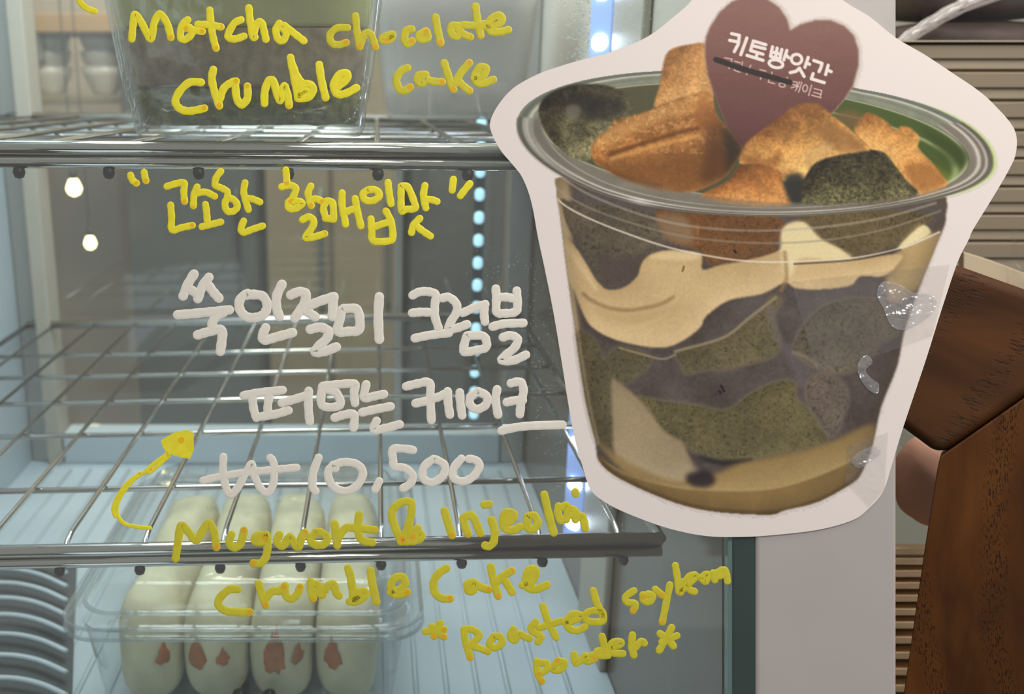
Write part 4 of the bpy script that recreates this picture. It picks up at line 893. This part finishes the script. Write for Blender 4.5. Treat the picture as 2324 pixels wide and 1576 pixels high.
# --- rim and inside of the cup
EC = (1711, 327); ta = math.radians(5.2); ca_, sa_ = math.cos(ta), math.sin(ta)
def er(a, b, dx=0, dy=0):
    x, y = PX - EC[0] - dx, PY - EC[1] - dy
    return np.sqrt(((x*ca_ + y*sa_) / a) ** 2 + ((-x*sa_ + y*ca_) / b) ** 2)
low = ((PY - EC[1]) * ca_ - (PX - EC[0]) * sa_) > 0
ro, ri = er(543, np.where(low, np.clip(185 - (PX - 1400) * 0.064, 138, 187), 160 + np.clip(PX - 1950, 0, 300) * 0.07)), er(489, 131, 0, -1)
outer = np.clip((1 - ro) * 120, 0, 1); inner = np.clip((1 - ri) * 100, 0, 1); ang = np.arctan2(PY - EC[1], PX - EC[0])
put(np.clip((1.02 - ro) * 40, 0, 1) * np.clip((PX - 2050) / 150, 0, 1), (150, 190, 70), None, 0.7)
put(outer, (128, 130, 112) + noise(30, 2)[..., None] * 18, 4)
k = np.clip((ro - 0.80) / 0.2, 0, 1)
put(outer * np.exp(-((ro - 0.972) / 0.016) ** 2), (88, 94, 86), None, 0.8); put(outer * np.exp(-((ro - 0.945) / 0.010) ** 2), (206, 202, 184), None, 0.75)
put(outer * np.exp(-((ro - 0.905) / 0.014) ** 2), (110, 114, 98), None, 0.7)
right = np.clip((PX - 1650) / 300, 0, 1)
put(inner, (78, 76, 52), 5); put(inner, (66, 82, 34), None, right)
put(inner * np.exp(-((er(470, 118, 0, 22) - 0.97) / 0.02) ** 2) * right, (176, 184, 130), None, 0.7)
put(inner * np.exp(-((er(440, 90, -4, 60) - 1.0) / 0.06) ** 2) * right, (120, 140, 56), None, 0.6)
put(inner * np.exp(-((ri - 0.985) / 0.013) ** 2), (196, 192, 170), None, 0.7)
put(inner * shape(z2([(1280, 760), (1440, 840), (1560, 900), (1570, 960), (1480, 1000), (1360, 880)]), 10), (52, 64, 30), None, 0.7)
# --- what stands in the cup
lump_print(z1([(875, 640), (905, 520), (920, 430), (960, 310), (1090, 270), (1180, 270), (1195, 400), (1225, 580), (1100, 640), (950, 660)]), (222, 172, 110), (190, 136, 78), (128, 82, 40), 6, px=46)
lump_print(z1([(190, 640), (260, 560), (400, 510), (560, 510), (680, 550), (740, 620), (750, 690), (640, 780), (540, 880), (500, 950), (440, 960), (360, 930), (280, 860), (210, 760)]), (146, 138, 98), (76, 70, 48), (30, 27, 21), 7, grain=0.2, big=0.42, scale=22, px=50)
put(shape(z1([(330, 590), (520, 560), (700, 600), (720, 690), (560, 730), (430, 700)]), 14), (32, 30, 27), None, 0.72)
put(shape(z1([(350, 640), (420, 630), (440, 680), (380, 730), (350, 690)]), 5), (112, 106, 88), None, 0.7)
m = lump_print(z1([(500, 900), (530, 830), (600, 780), (640, 720), (760, 690), (900, 640), (1040, 585), (1180, 552), (1222, 585), (1250, 700), (1370, 830), (1392, 900), (1310, 1040), (1200, 1110), (1080, 1150), (900, 1140), (700, 1080), (580, 1010), (520, 970)]), (236, 172, 96), (182, 120, 60), (96, 56, 24), 8, px=90)
put(m * shape(z1([(560, 960), (760, 940), (1130, 850), (1380, 830), (1420, 920), (1300, 1060), (1080, 1180), (700, 1120)]), 26), (92, 54, 24), None, 0.72)
put(m * shape(z1([(530, 850), (640, 740), (900, 640), (1180, 560), (1190, 640), (900, 740), (640, 850), (560, 900)]), 12), (232, 176, 104), None, 0.55)
put(m * np.clip(noise(9, 3) * 3, 0, 1) * (PY < 350), (240, 192, 124), None, 0.5); put(m * np.clip(noise(8, 3) * 3, 0, 1), (110, 66, 30), None, 0.35)
put(m * pline(z1([(530, 960), (600, 1010), (720, 1070), (900, 1120)]), 10, 14), (84, 50, 24), None, 0.5)
put(m * pline(z1([(610, 925), (740, 880), (900, 830), (1040, 790), (1130, 770)]), 10, 8), (96, 56, 22), None, 0.8)
put(m * pline(z1([(620, 950), (760, 910), (920, 865), (1130, 815)]), 8, 8), (208, 152, 84), None, 0.7)
put(m * shape(z1([(1225, 640), (1260, 700), (1385, 840), (1400, 930), (1300, 1060), (1150, 1090), (1180, 900), (1160, 740)]), 16), (74, 44, 22), None, 0.7)
put(m * shape(z1([(1180, 560), (1215, 600), (1250, 740), (1130, 740), (1110, 640)]), 12), (150, 92, 44), None, 0.6)
HEART = z2([(500, 188), (482, 120), (435, 50), (350, -8), (250, -22), (150, 18), (80, 80), (22, 170), (-2, 230), (-6, 330), (10, 450), (60, 600), (120, 750), (190, 850), (240, 920), (420, 900), (640, 780), (750, 680), (820, 600), (872, 520), (905, 400), (905, 300), (880, 220), (820, 160), (740, 127), (650, 127), (560, 152)])
hm = blur(pmask(HEART), 2); put(np.clip(blur(np.roll(hm, (-1, 2), (0, 1)), 10) * 1.2, 0, 1) * (PY < 200), (120, 116, 92), None, 0.45)
put(np.roll(hm, (-1, 1), (0, 1)), (206, 190, 170))
cc = np.array([124, 84, 75.0]) + (np.array([92, 56, 53.0]) - np.array([124, 84, 75.0])) * np.clip((PY - 60) / 260, 0, 1)[..., None]
put(hm, cc + noise(24, 3, 4.0)[..., None] * 8, 9)
lump_print(z2([(880, 780), (935, 690), (980, 680), (1060, 720), (1130, 780), (1160, 755), (1220, 770), (1270, 830), (1262, 885), (1340, 970), (1400, 1050), (1440, 1105), (1340, 1160), (1240, 1160), (1170, 1060), (1090, 960), (1000, 910)]), (248, 200, 128), (210, 152, 82), (136, 82, 36), 10, px=50)
put(shape(z2([(1180, 990), (1340, 985), (1430, 1095), (1330, 1150), (1250, 1140)]), 12), (142, 86, 38), None, 0.7)
put(shape(z2([(760, 690), (860, 660), (930, 690), (890, 770), (830, 760)]), 8), (112, 84, 50), 5, 0.8)
lump_print(z2([(195, 965), (230, 870), (330, 780), (440, 700), (520, 640), (630, 618), (690, 640), (760, 700), (850, 770), (930, 840), (975, 910), (830, 960), (700, 1010), (620, 1060), (540, 1080), (450, 1080), (350, 1000), (240, 985)]), (238, 184, 108), (196, 140, 74), (112, 68, 30), 11, px=70, big=0.26)
put(shape(z2([(640, 770), (760, 740), (900, 830), (950, 900), (800, 910), (700, 850)]), 9), (128, 86, 46), None, 0.65)
put(shape(z2([(200, 965), (260, 930), (360, 960), (440, 900), (430, 990), (330, 985)]), 8), (120, 70, 32), None, 0.6)
put(shape(z2([(600, 900), (760, 860), (700, 960), (620, 990)]), 8), (206, 164, 104), None, 0.6)
put(inner * shape(z2([(150, 1000), (215, 900), (190, 850), (100, 760), (120, 1000), (60, 1120)]), 10), (40, 34, 26), None, 0.75)
lump_print(z2([(-30, 1180), (130, 1080), (200, 995), (330, 982), (440, 1025), (462, 1100), (505, 1220), (250, 1230)]), (228, 166, 94), (182, 118, 60), (96, 56, 24), 12, px=40)
put(shape(z2([(465, 1070), (570, 1040), (590, 1200), (500, 1210)]), 8), (44, 44, 42), 5, 0.95)
lump_print(z2([(570, 1100), (640, 985), (760, 935), (900, 912), (1000, 900), (1070, 922), (1120, 990), (1190, 1080), (1260, 1160), (1100, 1220), (900, 1230), (600, 1225), (570, 1160)]), (118, 112, 76), (70, 65, 43), (34, 32, 24), 13, grain=0.3, big=0.22, scale=12, px=40)
# --- front half of the rim runs before everything
fb = outer * np.clip((ri - 1) * 60, 0, 1) * np.clip((ang > -0.02) & (PY > 285) | (PX < 1230), 0, 1)
fb = outer * (ri > 1.0) * ((ang > -0.1) | (ang < -3.03))
fb = blur(fb.astype(float), 2)
see = 0.55
t = np.clip((ro - 0.865) / 0.135, 0, 1)
put(fb, (118, 104, 92) + noise(26, 2, 3.0)[..., None] * 30, 4, see)
for c0, wd, col, a in ((0.985, 0.010, (70, 62, 54), 0.7), (0.968, 0.007, (222, 212, 198), 0.8), (0.952, 0.006, (96, 84, 76), 0.7), (0.935, 0.008, (214, 204, 192), 0.75), (0.905, 0.012, (122, 110, 100), 0.6), (0.880, 0.006, (196, 186, 172), 0.6)):
    put(fb * np.exp(-((ro - c0) / wd) ** 2) * np.clip(0.75 + noise(90, 2, 2.0), 0, 1), col, None, a)
put(fb * np.clip((1300 - PX) / 120, 0, 1), (92, 96, 88), None, 0.5)
put(fb * np.exp(-((ro - 0.955) / 0.01) ** 2) * np.clip((1330 - PX) / 120, 0, 1), (200, 196, 180), None, 0.7)
put(fb * np.exp(-((PX - 1450) / 30) ** 2) * (ro > 0.93), (232, 224, 216), None, 0.5)
# --- lettering on the heart
TX = (226, 212, 204)
for st in ([(295, 298), (385, 318), (370, 420), (325, 505)], [(272, 375), (375, 395)], [(470, 348), (400, 540)], [(545, 383), (688, 425)], [(545, 385), (512, 492), (655, 535)], [(530, 435), (678, 472)], [(590, 520), (577, 572)], [(472, 548), (655, 605)],
           [(765, 450), (742, 560), (850, 588), (872, 480)], [(818, 465), (800, 570)], [(755, 508), (860, 535)], [(930, 492), (895, 600)], [(925, 548), (952, 575)], [(1175, 572), (1138, 685)], [(1155, 635), (1190, 650)], [(1075, 695), (1035, 732), (970, 746)], [(1075, 698), (1128, 790)],
           [(1240, 607), (1335, 640), (1322, 690), (1300, 735)], [(1405, 662), (1376, 768)], [(1395, 718), (1440, 735)], [(1232, 758), (1212, 818), (1360, 862)]):
    put(hm * pline(hz(st), 7.4, 1.6, 1), TX, 14)
def ell(cx, cy, rx, ry, rot=0.2): return [(cx + rx*math.cos(a)*math.cos(rot) - ry*math.sin(a)*math.sin(rot), cy + rx*math.cos(a)*math.sin(rot) + ry*math.sin(a)*math.cos(rot)) for a in [6.2832*i/16 for i in range(16)]]
put(hm * pline(hz(ell(805, 645, 80, 44)), 7, 1.6, 3, True), TX, 14); put(hm * pline(hz(ell(1042, 592, 60, 56)), 7, 1.6, 3, True), TX, 14)
for st in ([(1000, 850), (1050, 857), (1038, 905), (980, 922)], [(1000, 885), (1040, 892)], [(1078, 852), (1030, 955)], [(1045, 905), (1066, 908)], [(1102, 856), (1066, 972)], [(1215, 890), (1180, 1010)], [(1245, 930), (1332, 952), (1316, 1020)], [(1240, 974), (1322, 995)], [(1215, 1006), (1322, 1036)],
           [(215, 575), (298, 592)], [(300, 590), (265, 700)], [(330, 615), (395, 635)], [(338, 650), (325, 720), (390, 742)], [(420, 622), (408, 690)], [(515, 660), (466, 770)], [(620, 712), (690, 728)], [(642, 760), (625, 824)], [(725, 830), (715, 855), (790, 875)], [(760, 740), (750, 790)], [(845, 800), (930, 818)], [(935, 800), (925, 850)]):
    put(hm * pline(hz(st), 2.6, 1.6, 1), (206, 176, 168), 14, 0.95)
put(hm * pline(hz(ell(1140, 926, 27, 40)), 2.6, 1.6, 3, True), (206, 176, 168), 14, 0.95); put(hm * pline(hz(ell(875, 890, 36, 22)), 2.6, 1.6, 3, True), (206, 176, 168), 14, 0.95)
put(hm * pline(hz([(115, 597), (500, 728), (965, 858)]), 12.5, 1.6, 6), (38, 26, 24), 15)
# --- ink density from the wanted look, grain of the print
img = img * (1 + (noise(4, 2) * 0.06)[..., None])
def l3(a):
    a = np.clip(a, 0, 255) / 255; return np.where(a <= 0.04045, a / 12.92, ((a + 0.055) / 1.055) ** 2.4)
alb = np.clip(l3(img) / l3(np.array([222, 210, 202.0])) * np.array(lin((243, 236, 232))), 0, 0.95)
pm = bpy.data.materials.new('print_ink'); pm.use_nodes = True
pb = pm.node_tree.nodes['Principled BSDF']; pb.inputs['Roughness'].default_value = 0.42; pb.inputs['Specular IOR Level'].default_value = 0.3
ca = pm.node_tree.nodes.new('ShaderNodeVertexColor'); ca.layer_name = 'ink'; pm.node_tree.links.new(ca.outputs[0], pb.inputs['Base Color'])
ids[blur(pmask(outl), 1) < 0.98] = 0
base = wloc(pc)
NAMES = {1: ('printed_cup', 'printed clear cup wall with dark filling'), 2: ('printed_sponge', 'printed speckled green sponge pieces'), 3: ('printed_cream', 'printed cream layers'), 4: ('printed_rim', 'printed grey rim of the cup'), 5: ('printed_cup_inside', 'printed green inside of the cup'),
         6: ('printed_cookie', 'printed golden cookie behind the heart'), 7: ('printed_cookie', 'printed dark green cookie at the left'), 8: ('printed_cookie', 'printed golden cookie with a long groove'), 9: ('printed_heart', 'printed dull red heart sign'), 10: ('printed_cookie', 'printed pale golden cookie at the right'),
         11: ('printed_cookie', 'printed golden cookie below the heart'), 12: ('printed_cookie', 'printed small golden cookie at the front'), 13: ('printed_cookie', 'printed dark green cookie at the front'), 14: ('printed_lettering', 'pale lettering on the heart'), 15: ('strike_mark', 'black marker stroke through the small lettering')}
fid = ids[:-1, :-1]
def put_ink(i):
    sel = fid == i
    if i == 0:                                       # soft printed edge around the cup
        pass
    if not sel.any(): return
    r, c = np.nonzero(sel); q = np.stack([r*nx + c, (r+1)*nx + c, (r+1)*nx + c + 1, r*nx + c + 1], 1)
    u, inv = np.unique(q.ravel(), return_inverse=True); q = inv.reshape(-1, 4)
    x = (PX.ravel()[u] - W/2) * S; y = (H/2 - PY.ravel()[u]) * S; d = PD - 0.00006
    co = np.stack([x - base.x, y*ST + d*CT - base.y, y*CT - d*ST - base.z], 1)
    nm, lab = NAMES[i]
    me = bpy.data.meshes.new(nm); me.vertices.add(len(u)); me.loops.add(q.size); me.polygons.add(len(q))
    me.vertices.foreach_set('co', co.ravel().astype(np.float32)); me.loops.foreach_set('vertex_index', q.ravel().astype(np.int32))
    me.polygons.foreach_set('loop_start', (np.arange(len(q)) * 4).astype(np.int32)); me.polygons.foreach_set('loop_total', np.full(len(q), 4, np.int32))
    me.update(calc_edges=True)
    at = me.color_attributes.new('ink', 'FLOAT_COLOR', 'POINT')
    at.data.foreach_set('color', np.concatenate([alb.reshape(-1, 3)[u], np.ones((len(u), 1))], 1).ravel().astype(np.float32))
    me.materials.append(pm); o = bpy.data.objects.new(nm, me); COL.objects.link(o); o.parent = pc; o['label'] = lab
todo = set(zip(*[q.tolist() for q in np.nonzero(ids[:-1, :-1] == 5)])); nxt = 20     # each piece of the cup inside that shows is a part
while todo:
    st_ = [todo.pop()]; comp = []
    while st_:
        r0, c0 = st_.pop(); comp.append((r0, c0))
        for q in ((r0 + 1, c0), (r0 - 1, c0), (r0, c0 + 1), (r0, c0 - 1)):
            if q in todo: todo.remove(q); st_.append(q)
    rr, cc_ = np.array(comp).T
    if len(comp) < 60: ids[rr, cc_] = 4; continue
    mx_, my_ = PX[rr, cc_].mean(), PY[rr, cc_].mean()
    NAMES[nxt] = ('printed_cup_inside', 'printed olive inside of the cup at the left') if mx_ < 1560 else ('printed_cup_inside', 'printed bright green inside of the cup at the right') if mx_ > 1880 else ('printed_gap', 'printed dark gap between the cookies')
    ids[rr, cc_] = nxt; nxt += 1
near = (np.abs(img - np.array([222, 210, 202.0])).max(2) > 9) & (ids == 0) & (blur(pmask(outl), 1) > 0.98)
ids[near] = 16; NAMES[16] = ('printed_edge', 'faint printed shade around the cup'); fid = ids[:-1, :-1]
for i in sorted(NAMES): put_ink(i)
# clear tape over the right edge
for tp in ([(1792, 640), (1990, 618), (2152, 600), (2112, 762), (2010, 800), (1850, 842)], [(1920, 1012), (2012, 980), (2004, 1108), (1968, 1150), (1914, 1092)]):
    obj('clear_tape', prism([G(x, y, PD - 0.00026) for x, y in reversed(tp)], N_ * 0.0001), M['tape'], pc, False, label='clear sticky tape')
M['wrinkle'] = clear('wrinkled_tape', (0.99, 0.99, 0.99), 1.8, 0.25, 0.10, (0.86, 0.88, 0.92), 0.003, 170)
for tp in ([(1985, 668), (2000, 640), (2040, 648), (2064, 664), (2106, 668), (2122, 690), (2100, 722), (2052, 748), (2020, 742), (2000, 700)], [(1944, 822), (1962, 806), (1976, 822), (1960, 840), (1972, 858), (1990, 872), (1986, 894), (1962, 880), (1944, 850)], [(1928, 1046), (1950, 1022), (1986, 1012), (1994, 1030), (1970, 1046), (1946, 1062)]):
    obj('tape_wrinkle', prism([G(x, y, PD - 0.00048) for x, y in reversed(catmull(tp, 4, True))], N_ * 0.0001), M['wrinkle'], pc, False, label='whitish wrinkle in the tape')
